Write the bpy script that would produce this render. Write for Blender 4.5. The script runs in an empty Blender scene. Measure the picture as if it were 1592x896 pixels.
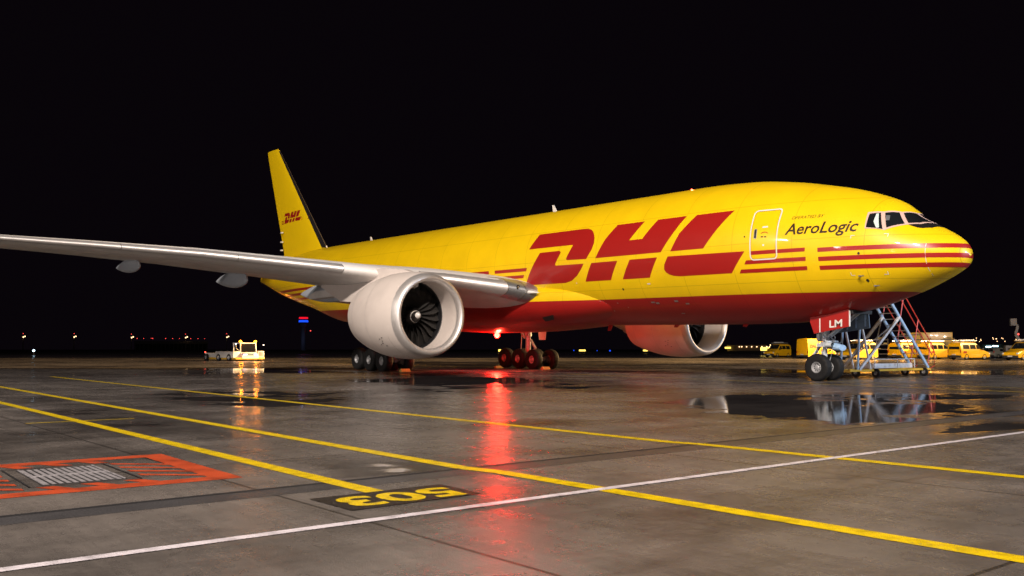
import bpy, bmesh, math, random
import numpy as np
from mathutils import Vector, Matrix
from mathutils.geometry import tessellate_polygon
R = math.radians
random.seed(7)
scene = bpy.context.scene
col = scene.collection

# ---------------------------------------------------------------- camera, world, lights, exposure
CAM = Vector((15.823, -32.696, 1.26)); YAW = R(-52.248); PIT = R(2.449)
cd = bpy.data.cameras.new('camera'); cam = bpy.data.objects.new('camera', cd); col.objects.link(cam)
cam.location = CAM
cam.rotation_euler = (R(90) + PIT, 0, -YAW)
cd.sensor_width = 36; cd.lens = 36 * 1434.7 / 1592; cd.shift_y = 34.1 / 1592
cd.clip_start = 0.1; cd.clip_end = 8000
scene.camera = cam
w = bpy.data.worlds.new('World'); scene.world = w; w.use_nodes = True
bg = w.node_tree.nodes['Background']; bg.inputs[0].default_value = (0.0017, 0.0010, 0.0018, 1); bg.inputs[1].default_value = 1.0
scene.view_settings.view_transform = 'Standard'; scene.view_settings.look = 'None'
scene.view_settings.exposure = 0.47; scene.view_settings.gamma = 1.0
scene.render.engine = 'CYCLES'

def flood(name, loc, target, power, colr, size=1.2, spread=None, spot=None, blend=0.5):
    if spot:
        ld = bpy.data.lights.new(name, 'SPOT'); ld.spot_size = R(spot); ld.spot_blend = blend; ld.shadow_soft_size = size
    else:
        ld = bpy.data.lights.new(name, 'AREA'); ld.size = size; ld.shape = 'DISK'
    ld.energy = power; ld.color = colr
    o = bpy.data.objects.new(name, ld); col.objects.link(o); o.location = loc
    o.rotation_euler = (Vector(target) - Vector(loc)).to_track_quat('-Z', 'Y').to_euler()
    return o
WARM = (1.0, 0.86, 0.74); SOD = (1.0, 0.62, 0.26); COOL = (0.66, 0.80, 1.0)
# floodlight heads of the apron masts behind the photographer
flood('floodlight', (42, -54, 42), (-6, 0, 3), 165000, WARM, 1.6, spot=95)
flood('floodlight', (30, -60, 40), (-20, 0, 3), 115000, WARM, 1.6, spot=95)
flood('floodlight', (-38, -88, 28), (-50, 0, 9), 34000, WARM, 1.8, spot=90)
# sodium masts on the far side of the stand, cool LED mast ahead of the nose
flood('floodlight', (20, 120, 24), (-50, 40, 0), 190000, SOD, 1.5, spot=60)
flood('floodlight', (-20, 145, 32), (-88, -14, 0), 3200000, SOD, 1.5, spot=32)
flood('floodlight', (-24, 150, 32), (-38, 12, 0), 1100000, SOD, 1.5, spot=21)
flood('floodlight', (-8, 48, 16), (-45, 84, 0), 26000, WARM, 1.0, spot=80)  # extra lamp added out of view to brighten the parked vans
# low fill lamps added far behind the photographer to brighten the wing undersides
flood('low_fill_lamp', (-14, -125, 9), (-30, 0, 4), 26000, (1, .86, .78), 2.5, spot=80)
flood('low_fill_lamp', (40, -110, 9), (-15, 0, 4), 26000, (1, .86, .78), 2.5, spot=80)
flood('floodlight', (42, 28, 18), (-5, 4, 1.5), 60000, COOL, 0.8, spot=60)

# ---------------------------------------------------------------- materials
MATS = {}
def nt(m): return m.node_tree.nodes, m.node_tree.links
def mat(name, c, rough=0.5, metal=0.0, emit=None, es=0.0, coat=0.0, var=0.0, vscale=3.0, bump=0.0, bscale=20, spec=0.5):
    m = bpy.data.materials.new(name); m.use_nodes = True; N, L = nt(m); b = N['Principled BSDF']
    b.inputs['Base Color'].default_value = (*c, 1); b.inputs['Roughness'].default_value = rough; b.inputs['Metallic'].default_value = metal
    b.inputs['Specular IOR Level'].default_value = spec
    if coat: b.inputs['Coat Weight'].default_value = coat; b.inputs['Coat Roughness'].default_value = 0.06
    if emit: b.inputs['Emission Color'].default_value = (*emit, 1); b.inputs['Emission Strength'].default_value = es
    if var:
        tc = N.new('ShaderNodeTexCoord'); n = N.new('ShaderNodeTexNoise'); n.inputs['Scale'].default_value = vscale; n.inputs['Detail'].default_value = 6
        L.new(tc.outputs['Object'], n.inputs['Vector'])
        mx = N.new('ShaderNodeMix'); mx.data_type = 'RGBA'; mx.blend_type = 'MULTIPLY'
        mx.inputs[6].default_value = (*c, 1); mx.inputs[7].default_value = (1 - var, 1 - var, 1 - var, 1)
        rm = N.new('ShaderNodeMapRange'); rm.inputs[1].default_value = .45; rm.inputs[2].default_value = .7
        L.new(n.outputs['Fac'], rm.inputs[0]); L.new(rm.outputs[0], mx.inputs[0]); L.new(mx.outputs[2], b.inputs['Base Color'])
        ra = N.new('ShaderNodeMapRange'); ra.inputs[3].default_value = rough * .8; ra.inputs[4].default_value = min(1, rough * 1.25)
        L.new(n.outputs['Fac'], ra.inputs[0]); L.new(ra.outputs[0], b.inputs['Roughness'])
    if bump:
        tc = N.new('ShaderNodeTexCoord'); n = N.new('ShaderNodeTexNoise'); n.inputs['Scale'].default_value = bscale
        L.new(tc.outputs['Object'], n.inputs['Vector'])
        bp = N.new('ShaderNodeBump'); bp.inputs['Strength'].default_value = bump; bp.inputs['Distance'].default_value = 0.02
        L.new(n.outputs['Fac'], bp.inputs['Height']); L.new(bp.outputs[0], b.inputs['Normal'])
    MATS[name] = m
    return m
YEL = (0.86, 0.57, 0.003); RED = (0.35, 0.012, 0.010)
mat('yellow_paint', YEL, 0.32, coat=0.35, var=.06, vscale=.6)
mat('fin_paint', (0.80, 0.55, 0.003), 0.62, var=.05, vscale=.5, spec=.12)
mat('red_paint', RED, 0.34, coat=0.25)
mat('white_paint', (.72, .70, .68), 0.4, coat=.2, var=.10, vscale=1.2)
mat('nacelle_paint', (.66, .595, .56), 0.52, var=.10, vscale=.9, spec=.3)
mat('fairing_grey', (.40, .44, .50), .4)
mat('wing_grey', (.74, .715, .70), 0.55, var=.18, vscale=.7)
mat('bright_metal', (.78, .75, .74), 0.50, .82, var=.15, vscale=1.5)
mat('steel', (.45, .47, .5), 0.35, .8, var=.2, vscale=8)
mat('gear_grey', (.50, .54, .58), 0.4, .1, var=.35, vscale=6)
mat('dark', (.012, .012, .014), 0.5)
mat('black_paint', (.012, .010, .010), 0.4)
mat('fan_metal', (.030, .028, .027), 0.6, .2)
mat('rubber', (.010, .010, .011), 0.7, spec=.25, var=.3, vscale=9, bump=.3, bscale=40)
mat('rim', (.34, .35, .37), 0.45, .2, var=.3, vscale=12)
mat('glass', (.01, .012, .014), 0.05, coat=1.0)
mat('window_frame', (.62, .42, .36), 0.45)
mat('sun_shade', (.55, .70, .64), 0.6)
mat('door_blue', (.14, .21, .29), 0.45, var=.25, vscale=5)
mat('text_dark', (.035, .018, .008), 0.4)
mat('amber_lamp', (1, .5, .1), .4, emit=(1, .26, .006), es=5)
mat('red_lamp', (1, .1, .05), .4, emit=(1, .0016, .001), es=420)
mat('red_lamp_small', (1, .1, .05), .4, emit=(1, .06, .05), es=2.6)
mat('tower_red', (1, .05, .08), .4, emit=(1, .01, .03), es=.7)
mat('blue_lamp', (.1, .2, 1), .4, emit=(.01, .08, 1), es=1.0)
mat('white_lamp', (1, .9, .8), .4, emit=(1, .85, .65), es=9)
mat('warm_lamp', (1, .8, .5), .4, emit=(1, .62, .30), es=3.5)
mat('head_lamp', (.8, .7, .9), .4, emit=(.8, .65, 1), es=1.3)
mat('cool_lamp', (.8, .9, 1), .4, emit=(.55, .8, 1), es=6)
mat('sign_yellow', (1, .8, .1), .4, emit=(1, .70, .12), es=1.6)
mat('frame_white', (.78, .78, .82), .4, .1, var=.3, vscale=5)
mat('frame_blue', (.36, .55, .80), .4, .1, var=.25, vscale=5)
mat('frame_red', (.55, .04, .03), .4, var=.2, vscale=5)
mat('frame_yellow', (.75, .45, .04), .45, var=.3, vscale=5)
mat('van_yellow', (.85, .46, .004), .3, coat=.4)
mat('van_white', (.20, .20, .17), .35, coat=.3)
mat('bumper', (.03, .03, .032), .55)
mat('dim_concrete', (.16, .15, .15), .8)
mat('tower_grey', (.2, .22, .3), .8)
mat('rust_rack', (.16, .12, .08), .6, .3, var=.4, vscale=3)
mat('chock', (.55, .38, .10), .6, var=.3, vscale=9)
mat('marking_yellow', (.56, .40, .004), 0.32, var=.42, vscale=7, bump=.7, bscale=60)
mat('marking_white', (.52, .49, .54), 0.32, var=.42, vscale=6, bump=.5, bscale=60)
mat('marking_orange', (.38, .055, .018), 0.4, var=.55, vscale=3, bump=.5, bscale=60)
mat('marking_black', (.02, .017, .015), 0.4, var=.0, bump=.6, bscale=60)
mat('joint', (.015, .015, .017), 0.5)
mat('hatch_metal', (.27, .26, .28), 0.45, .2, var=.45, vscale=9)
mat('gutter', (.050, .049, .053), 0.30, var=.3, vscale=2, bump=.6, bscale=40)

def wear(name, bare=(.15, .135, .125)):
    m = MATS[name]; N, L = nt(m); b = N['Principled BSDF']; src = b.inputs['Base Color'].links[0].from_socket
    tc = N.new('ShaderNodeTexCoord'); n = N.new('ShaderNodeTexNoise'); n.inputs['Scale'].default_value = 30; n.inputs['Detail'].default_value = 8; n.inputs['Roughness'].default_value = .75
    n2 = N.new('ShaderNodeTexNoise'); n2.inputs['Scale'].default_value = .9; n2.inputs['Detail'].default_value = 4
    L.new(tc.outputs['Object'], n.inputs['Vector']); L.new(tc.outputs['Object'], n2.inputs['Vector'])
    a = N.new('ShaderNodeMath'); a.operation = 'MULTIPLY_ADD'; a.inputs[1].default_value = .45; L.new(n2.outputs['Fac'], a.inputs[0]); L.new(n.outputs['Fac'], a.inputs[2])
    r = N.new('ShaderNodeMapRange'); r.inputs[1].default_value = .86; r.inputs[2].default_value = .93; L.new(a.outputs[0], r.inputs[0])
    mx = N.new('ShaderNodeMix'); mx.data_type = 'RGBA'; L.new(r.outputs[0], mx.inputs[0]); L.new(src, mx.inputs[6]); mx.inputs[7].default_value = (*bare, 1); L.new(mx.outputs[2], b.inputs['Base Color'])
for q in ('marking_yellow', 'marking_white', 'marking_orange'): wear(q)

# hull paint: yellow above a waterline, red belly below
def hull_mat(zline):
    m = bpy.data.materials.new('hull_paint'); m.use_nodes = True; N, L = nt(m); b = N['Principled BSDF']
    tc = N.new('ShaderNodeTexCoord'); s = N.new('ShaderNodeSeparateXYZ'); L.new(tc.outputs['Object'], s.inputs[0])
    # waterline drops slightly toward the nose
    ml = N.new('ShaderNodeMapRange'); ml.inputs[1].default_value = 24; ml.inputs[2].default_value = 31.7
    ml.inputs[3].default_value = zline; ml.inputs[4].default_value = zline - .02; L.new(s.outputs[0], ml.inputs[0])
    lt = N.new('ShaderNodeMath'); lt.operation = 'LESS_THAN'; L.new(s.outputs[2], lt.inputs[0]); L.new(ml.outputs[0], lt.inputs[1])
    # tail cone is all yellow: red ends behind the rear fuselage upsweep
    mt = N.new('ShaderNodeMath'); mt.operation = 'GREATER_THAN'; mt.inputs[1].default_value = 31.77 - 60; L.new(s.outputs[0], mt.inputs[0])
    mm = N.new('ShaderNodeMath'); mm.operation = 'MULTIPLY'; L.new(lt.outputs[0], mm.inputs[0]); L.new(mt.outputs[0], mm.inputs[1])
    n = N.new('ShaderNodeTexNoise'); n.inputs['Scale'].default_value = .9; n.inputs['Detail'].default_value = 7; L.new(tc.outputs['Object'], n.inputs['Vector'])
    rm = N.new('ShaderNodeMapRange'); rm.inputs[1].default_value = .35; rm.inputs[2].default_value = .75; rm.inputs[3].default_value = 1.0; rm.inputs[4].default_value = .90
    L.new(n.outputs['Fac'], rm.inputs[0])
    mx = N.new('ShaderNodeMix'); mx.data_type = 'RGBA'; mx.inputs[6].default_value = (*YEL, 1); mx.inputs[7].default_value = (*RED, 1)
    L.new(mm.outputs[0], mx.inputs[0])
    # panel seams: rings every 2.7 m and a few lengthwise laps, only slightly darker
    def seam(sock, period, off, wd):
        a = N.new('ShaderNodeMath'); a.operation = 'ADD'; a.inputs[1].default_value = off; L.new(sock, a.inputs[0])
        p = N.new('ShaderNodeMath'); p.operation = 'PINGPONG'; p.inputs[1].default_value = period / 2; L.new(a.outputs[0], p.inputs[0])
        c = N.new('ShaderNodeMath'); c.operation = 'LESS_THAN'; c.inputs[1].default_value = wd; L.new(p.outputs[0], c.inputs[0]); return c
    s1 = seam(s.outputs[0], 2.65, 100.9, .011); s2 = seam(s.outputs[2], 1.55, 0.35, .010)
    sm = N.new('ShaderNodeMath'); sm.operation = 'MAXIMUM'; L.new(s1.outputs[0], sm.inputs[0]); L.new(s2.outputs[0], sm.inputs[1])
    sr = N.new('ShaderNodeMapRange'); sr.inputs[3].default_value = 1.0; sr.inputs[4].default_value = .70; L.new(sm.outputs[0], sr.inputs[0])
    pr = N.new('ShaderNodeMath'); pr.operation = 'MULTIPLY'; L.new(rm.outputs[0], pr.inputs[0]); L.new(sr.outputs[0], pr.inputs[1])
    m2 = N.new('ShaderNodeVectorMath'); m2.operation = 'SCALE'; L.new(mx.outputs[2], m2.inputs[0]); L.new(pr.outputs[0], m2.inputs['Scale'])
    L.new(m2.outputs[0], b.inputs['Base Color'])
    b.inputs['Roughness'].default_value = .42; b.inputs['Coat Weight'].default_value = .22; b.inputs['Coat Roughness'].default_value = .05
    n2 = N.new('ShaderNodeTexNoise'); n2.inputs['Scale'].default_value = 1.6; n2.inputs['Detail'].default_value = 2; L.new(tc.outputs['Object'], n2.inputs['Vector'])
    bp = N.new('ShaderNodeBump'); bp.inputs['Strength'].default_value = .22; bp.inputs['Distance'].default_value = .02
    L.new(n2.outputs['Fac'], bp.inputs['Height']); L.new(bp.outputs[0], b.inputs['Normal']); L.new(bp.outputs[0], b.inputs['Coat Normal'])
    b.inputs['Specular IOR Level'].default_value = .38
    MATS['hull'] = m
ZC = 5.8
hull_mat(ZC - 1.93)

# ---------------------------------------------------------------- mesh helpers
def tag(o, label=None, cat=None, group=None, kind=None):
    if label: o['label'] = label
    if cat: o['category'] = cat
    if group: o['group'] = group
    if kind: o['kind'] = kind
    return o
def empty(name, loc=(0, 0, 0), rz=0.0):
    o = bpy.data.objects.new(name, None); col.objects.link(o); o.location = loc; o.rotation_euler = (0, 0, rz); o.empty_display_size = .2
    return o
def copy_tree(o, parent=None):
    c = o.copy(); col.objects.link(c)
    if parent is not None: c.parent = parent
    for ch in list(o.children): copy_tree(ch, c)
    return c
class MB:
    def __init__(s): s.v = []; s.f = []; s.m = []; s.mi = 0
    def add(s, vs, fs):
        b = len(s.v); s.v += [tuple(p) for p in vs]; s.f += [tuple(b + i for i in f) for f in fs]; s.m += [s.mi] * len(fs); return s
    def box(s, x0, x1, y0, y1, z0, z1):
        return s.add([(x0,y0,z0),(x1,y0,z0),(x1,y1,z0),(x0,y1,z0),(x0,y0,z1),(x1,y0,z1),(x1,y1,z1),(x0,y1,z1)],
                     [(0,3,2,1),(4,5,6,7),(0,1,5,4),(1,2,6,5),(2,3,7,6),(3,0,4,7)])
    def quad(s, a, b, c, d): return s.add([a, b, c, d], [(0, 1, 2, 3)])
    def bar(s, a, b, w, h=None):
        a = Vector(a); b = Vector(b); d = (b - a).normalized(); h = h or w
        u = d.cross(Vector((0, 0, 1)));
        if u.length < 1e-3: u = Vector((1, 0, 0))
        u.normalize(); t = u.cross(d).normalized(); vs = []
        for p in (a, b):
            for i, j in ((-1,-1),(1,-1),(1,1),(-1,1)): vs.append(p + u*i*w/2 + t*j*h/2)
        return s.add(vs, [(0,3,2,1),(4,5,6,7),(0,1,5,4),(1,2,6,5),(2,3,7,6),(3,0,4,7)])
    def tube(s, pts, r, n=10, cap=True):
        pts = [Vector(p) for p in pts]; rs = r if isinstance(r, (list, tuple)) else [r] * len(pts); vs = []; fs = []
        for i, p in enumerate(pts):
            d = (pts[min(i+1, len(pts)-1)] - pts[max(i-1, 0)]).normalized(); u = d.cross(Vector((0, 0, 1)))
            if u.length < 1e-3: u = d.cross(Vector((0, 1, 0)))
            u.normalize(); t = d.cross(u)
            for k in range(n):
                a = 2*math.pi*k/n; vs.append(p + (u*math.cos(a) + t*math.sin(a))*rs[i])
        for i in range(len(pts)-1):
            for k in range(n): fs.append((i*n+k, i*n+(k+1)%n, (i+1)*n+(k+1)%n, (i+1)*n+k))
        if cap: fs.append(tuple(range(n))[::-1]); fs.append(tuple(range((len(pts)-1)*n, len(pts)*n)))
        return s.add(vs, fs)
    def lathe(s, prof, org, axis='x', n=48, sign=1):
        # prof: (distance along axis, radius)
        vs = []; fs = []
        for (t, r) in prof:
            for k in range(n):
                a = 2*math.pi*k/n; c, d = r*math.cos(a), r*math.sin(a)
                p = {'x': (sign*t, c, d), 'y': (c, sign*t, d), 'z': (c, d, sign*t)}[axis]
                vs.append((org[0]+p[0], org[1]+p[1], org[2]+p[2]))
        for i in range(len(prof)-1):
            for k in range(n): fs.append((i*n+k, i*n+(k+1)%n, (i+1)*n+(k+1)%n, (i+1)*n+k))
        return s.add(vs, fs)
    def loft(s, secs, close=True, cap=True):
        n = len(secs[0]); vs = [p for q in secs for p in q]; fs = []
        for i in range(len(secs)-1):
            for k in range(n if close else n-1): fs.append((i*n+k, i*n+(k+1)%n, (i+1)*n+(k+1)%n, (i+1)*n+k))
        if cap: fs.append(tuple(range(n))[::-1]); fs.append(tuple(range((len(secs)-1)*n, len(secs)*n)))
        return s.add(vs, fs)
    def prism(s, poly, f0, f1):
        # poly 2D, f0/f1 map a 2D point to 3D for the two ends
        n = len(poly); vs = [f0(p) for p in poly] + [f1(p) for p in poly]
        return s.add(vs, [tuple(range(n))[::-1], tuple(range(n, 2*n))] + [(i, (i+1) % n, n+(i+1) % n, n+i) for i in range(n)])
    def build(s, name, m, parent=None, smooth=True, bevel=0, loc=None, angle=35):
        me = bpy.data.meshes.new(name); me.from_pydata([tuple(p) for p in s.v], [], s.f)
        ms = m if isinstance(m, (list, tuple)) else [m]
        for x in ms: me.materials.append(MATS[x])
        me.polygons.foreach_set('material_index', s.m)
        bm = bmesh.new(); bm.from_mesh(me); bmesh.ops.remove_doubles(bm, verts=bm.verts, dist=1e-5)
        if bevel:
            bmesh.ops.bevel(bm, geom=[e for e in bm.edges if len(e.link_faces) == 2 and e.calc_face_angle(0) > .5], offset=bevel, segments=2, affect='EDGES', profile=.6)
        bmesh.ops.recalc_face_normals(bm, faces=bm.faces)
        if smooth:
            ca = R(angle)
            for f in bm.faces: f.smooth = True
            for e in bm.edges:
                if len(e.link_faces) == 2 and e.calc_face_angle(0) > ca: e.smooth = False
        bm.to_mesh(me); bm.free()
        o = bpy.data.objects.new(name, me); col.objects.link(o)
        if parent is not None: o.parent = parent
        if loc is not None: o.location = loc
        return o
def pchip(xs, ys):
    xs = np.array(xs, float); ys = np.array(ys, float); h = np.diff(xs); dl = np.diff(ys)/h; m = np.zeros(len(xs))
    for i in range(1, len(xs)-1):
        if dl[i-1]*dl[i] > 0:
            w1 = 2*h[i]+h[i-1]; w2 = h[i]+2*h[i-1]; m[i] = (w1+w2)/(w1/dl[i-1]+w2/dl[i])
    m[0] = dl[0]; m[-1] = dl[-1]
    def f(x):
        x = min(max(x, xs[0]), xs[-1]); i = int(min(max(np.searchsorted(xs, x)-1, 0), len(xs)-2)); t = (x-xs[i])/h[i]
        return float((1+2*t)*(1-t)**2*ys[i]+t*(1-t)**2*h[i]*m[i]+t*t*(3-2*t)*ys[i+1]+t*t*(t-1)*h[i]*m[i+1])
    return f
def text_mesh(txt, size=1.0, shear=0.0, bold=0.0, xs=1.0, spacing=1.0, align='LEFT'):
    cu = bpy.data.curves.new('lettering', 'FONT'); cu.body = txt; cu.size = size; cu.shear = shear; cu.offset = bold; cu.resolution_u = 3
    cu.space_character = spacing; cu.align_x = align
    o = bpy.data.objects.new('lettering', cu); col.objects.link(o)
    dg = bpy.context.evaluated_depsgraph_get(); me = bpy.data.meshes.new_from_object(o.evaluated_get(dg))
    vs = [(v.co.x*xs, v.co.y) for v in me.vertices]; fs = [tuple(p.vertices) for p in me.polygons]
    bpy.data.objects.remove(o); bpy.data.curves.remove(cu); bpy.data.meshes.remove(me)
    return vs, fs
def decal(name, vs, fs, mapf, m, parent, step=0.25, thick=0):
    bm = bmesh.new(); bv = [bm.verts.new((p[0], p[1], 0)) for p in vs]
    for f in fs:
        tris = [tuple(f)] if len(f) <= 3 else [tuple(f[i] for i in t) for t in tessellate_polygon([[Vector((vs[i][0], vs[i][1], 0)) for i in f]])]
        for t in tris:
            try: bm.faces.new([bv[i] for i in t])
            except ValueError: pass
    if step:
        for ax in (0, 1):
            lo = min(p[ax] for p in vs); hi = max(p[ax] for p in vs); k = math.ceil(lo/step)
            while k*step < hi:
                co = [0, 0, 0]; no = [0, 0, 0]; co[ax] = k*step; no[ax] = 1
                bmesh.ops.bisect_plane(bm, geom=bm.verts[:]+bm.edges[:]+bm.faces[:], plane_co=co, plane_no=no, dist=1e-6); k += 1
    for v in bm.verts: v.co = mapf(v.co.x, v.co.y)
    me = bpy.data.meshes.new(name); bm.to_mesh(me); bm.free(); me.materials.append(MATS[m])
    for p in me.polygons: p.use_smooth = True
    o = bpy.data.objects.new(name, me); col.objects.link(o)
    if parent is not None: o.parent = parent
    return o
def poly(p): return list(p), [tuple(range(len(p)))]

# ================================================================ THE GROUND
def wet_concrete():
    m = bpy.data.materials.new('wet_concrete'); m.use_nodes = True; N, L = nt(m); b = N['Principled BSDF']
    tc = N.new('ShaderNodeTexCoord'); P = tc.outputs['Object']
    def mapping(sc, rot=0.0):
        mp = N.new('ShaderNodeMapping'); mp.inputs['Scale'].default_value = sc; mp.inputs['Rotation'].default_value = (0, 0, rot); L.new(P, mp.inputs[0]); return mp.outputs[0]
    def noise(v, sc, det=5, rough=.55):
        n = N.new('ShaderNodeTexNoise'); n.inputs['Scale'].default_value = sc; n.inputs['Detail'].default_value = det; n.inputs['Roughness'].default_value = rough
        L.new(v, n.inputs['Vector']); return n.outputs['Fac']
    def mr(sock, a, b_, c=0.0, d=1.0):
        r = N.new('ShaderNodeMapRange'); r.interpolation_type = 'SMOOTHSTEP'
        for i, x in enumerate((a, b_, c, d)): r.inputs[i+1].default_value = x
        L.new(sock, r.inputs[0]); return r.outputs[0]
    def ma(op, x, y):
        q = N.new('ShaderNodeMath'); q.operation = op
        for i, t in enumerate((x, y)):
            if isinstance(t, (int, float)): q.inputs[i].default_value = t
            else: L.new(t, q.inputs[i])
        return q.outputs[0]
    at = N.new('ShaderNodeAttribute'); at.attribute_name = 'wet'; wet = at.outputs['Fac']
    n_edge = noise(P, .9, 6, .6)
    n_big = noise(mapping((.10, .16, 1), .2), 1.0, 4, .5)
    n_mid = noise(mapping((.55, .22, 1), .35), 1.0, 6, .65)
    field = ma('ADD', wet, ma('MULTIPLY', ma('SUBTRACT', n_edge, .5), .95))
    field = ma('ADD', field, ma('MULTIPLY', ma('SUBTRACT', n_big, .52), 1.9))
    field = ma('ADD', field, ma('MULTIPLY', ma('SUBTRACT', n_mid, .5), 1.7))
    puddle = mr(field, .44, .66)
    damp = mr(field, -.20, .45)
    sheen = noise(mapping((.8, 1.6, 1), .5), 1.0, 7, .7)
    # concrete colour
    n1 = noise(P, .35, 8, .6); n2 = noise(P, 7, 8, .7); n3 = noise(mapping((1.5, 40, 1)), 1.0, 3); n4 = noise(mapping((.25, 3.5, 1), R(2)), 1.0, 6, .65)
    cr = N.new('ShaderNodeValToRGB'); cr.color_ramp.elements[0].position = .3; cr.color_ramp.elements[0].color = (.052, .048, .047, 1)
    cr.color_ramp.elements[1].position = .72; cr.color_ramp.elements[1].color = (.172, .152, .140, 1)
    s = ma('ADD', ma('MULTIPLY', n1, .5), ma('ADD', ma('MULTIPLY', n2, .25), ma('MULTIPLY', n4, .25))); L.new(s, cr.inputs[0])
    dk = ma('SUBTRACT', 1.0, ma('MULTIPLY', damp, .42)); dk = ma('MULTIPLY', dk, ma('SUBTRACT', 1.0, ma('MULTIPLY', puddle, .25)))
    grain = noise(P, 130, 3, .8); dk = ma('MULTIPLY', dk, mr(grain, .3, .7, .80, 1.18))
    stain = noise(mapping((.9, .35, 1), .9), 1.0, 8, .7); dk = ma('MULTIPLY', dk, mr(stain, .36, .60, .74, 1.06))
    tyre = noise(mapping((.06, 2.6, 1), R(4)), 1.0, 3, .6); dk = ma('MULTIPLY', dk, mr(tyre, .62, .72, 1.0, .80))
    tyre2 = noise(mapping((3.2, .09, 1), R(-9)), 1.0, 3, .6); dk = ma('MULTIPLY', dk, mr(tyre2, .62, .72, 1.0, .84))
    dk = ma('MULTIPLY', dk, mr(n3, .25, .75, .93, 1.06))
    # slab joints, 5 m by 5 m
    sp = N.new('ShaderNodeSeparateXYZ'); L.new(mapping((1, 1, 1), R(-1.2)), sp.inputs[0])
    j = None
    for k, (per, off) in enumerate(((7.5, 2.3), (5.0, 104.55))):
        pp = ma('PINGPONG', ma('ADD', sp.outputs[k], off), per/2); c = mr(pp, .012, .022, .35, 1.0)
        j = c if j is None else ma('MULTIPLY', j, c)
    # slabs cast on different days differ a little in tone
    fx = N.new('ShaderNodeVectorMath'); fx.operation = 'DIVIDE'; L.new(mapping((1, 1, 1), R(-1.2)), fx.inputs[0]); fx.inputs[1].default_value = (7.5, 5.0, 1)
    fl = N.new('ShaderNodeVectorMath'); fl.operation = 'FLOOR'; L.new(fx.outputs[0], fl.inputs[0])
    wn = N.new('ShaderNodeTexWhiteNoise'); L.new(fl.outputs[0], wn.inputs['Vector'])
    dk = ma('MULTIPLY', dk, mr(wn.outputs['Value'], 0, 1, .88, 1.08)); dk = ma('MULTIPLY', dk, j)
    vm = N.new('ShaderNodeVectorMath'); vm.operation = 'SCALE'; L.new(cr.outputs[0], vm.inputs[0]); L.new(dk, vm.inputs['Scale'])
    L.new(vm.outputs[0], b.inputs['Base Color'])
    ro = ma('ADD', ma('MULTIPLY', ma('SUBTRACT', 1.0, damp), .15), .14); ro = ma('ADD', ro, ma('MULTIPLY', ma('SUBTRACT', n2, .5), .25)); ro = ma('ADD', ro, ma('MULTIPLY', ma('SUBTRACT', sheen, .5), .45)); ro = ma('MAXIMUM', ro, .10)
    ro = ma('MULTIPLY', ro, ma('SUBTRACT', 1.0, ma('MULTIPLY', puddle, .80))); L.new(ma('MAXIMUM', ro, .02), b.inputs['Roughness'])
    b.inputs['IOR'].default_value = 1.36
    # broom finish and grain, drowned where water stands
    n5 = noise(P, 70, 4, .7); n6 = noise(mapping((90, 5, 1)), 1.0, 2)
    h = ma('ADD', ma('MULTIPLY', n5, .7), ma('MULTIPLY', n6, .45)); h = ma('ADD', h, ma('MULTIPLY', n2, .9))
    h = ma('MULTIPLY', h, ma('SUBTRACT', 1.0, ma('MULTIPLY', puddle, .975)))
    bp = N.new('ShaderNodeBump'); bp.inputs['Strength'].default_value = .8; bp.inputs['Distance'].default_value = .009
    L.new(h, bp.inputs['Height']); L.new(bp.outputs[0], b.inputs['Normal'])
    MATS['wet_concrete'] = m
wet_concrete()
PUD = [  # outlines of standing water on the apron (metres) and how wet
 ([(-0.7,-14.3),(-0.5,-9.2),(3.9,-4.9),(7.3,-13.0),(7.2,-17.9),(6.2,-18.6),(3.6,-18.2),(.6,-16.6)], .84),
 ([(-19.0,-14.0),(-24.5,-7.9),(-19.4,-6.8),(-6.8,-9.5),(-4.5,-12.3),(-7.1,-14.9),(-6.5,-17.7),(-12.8,-17.2)], .9),
 ([(-11.6,-24.9),(-12.9,-22.4),(-8.0,-20.2),(-4.8,-21.6),(-3.5,-24.1),(-5.9,-25.3),(-7.9,-25.6)], .75),
 ([(-14.1,-28.1),(-10.4,-26.8),(-1.3,-26.9),(1.8,-27.7),(1.0,-30.4),(-5.4,-29.4)], .40),
 ([(2.99,-23.8),(2.64,-22.13),(3.58,-21.41),(4.05,-23.06)], .7),
 ([(-66.8,12.0),(-57.1,32.7),(-40.8,25.6),(-37.0,2.8)], .6),
 ([(-22.2,12.1),(-8.6,24.1),(-4.9,15.5),(-14.9,8.7)], .6),
 ([(8.3,-15.6),(9.3,-16.2),(9.2,-20.5),(8.5,-20.7)], .6),
 ([(-46,-14),(-40,-4),(-30,-9),(-33,-17)], .6),
 ([(7.6,-28.5),(6.7,-28.2),(6.5,-27.6),(7.0,-27.2),(7.75,-27.35)], .62),
]
def gridlines(segs):
    out = []
    for a, b_, st in segs:
        n = max(1, int(round((b_-a)/st))); out += [a + (b_-a)*i/n for i in range(n)]
    return np.array(out + [segs[-1][1]])
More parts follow.
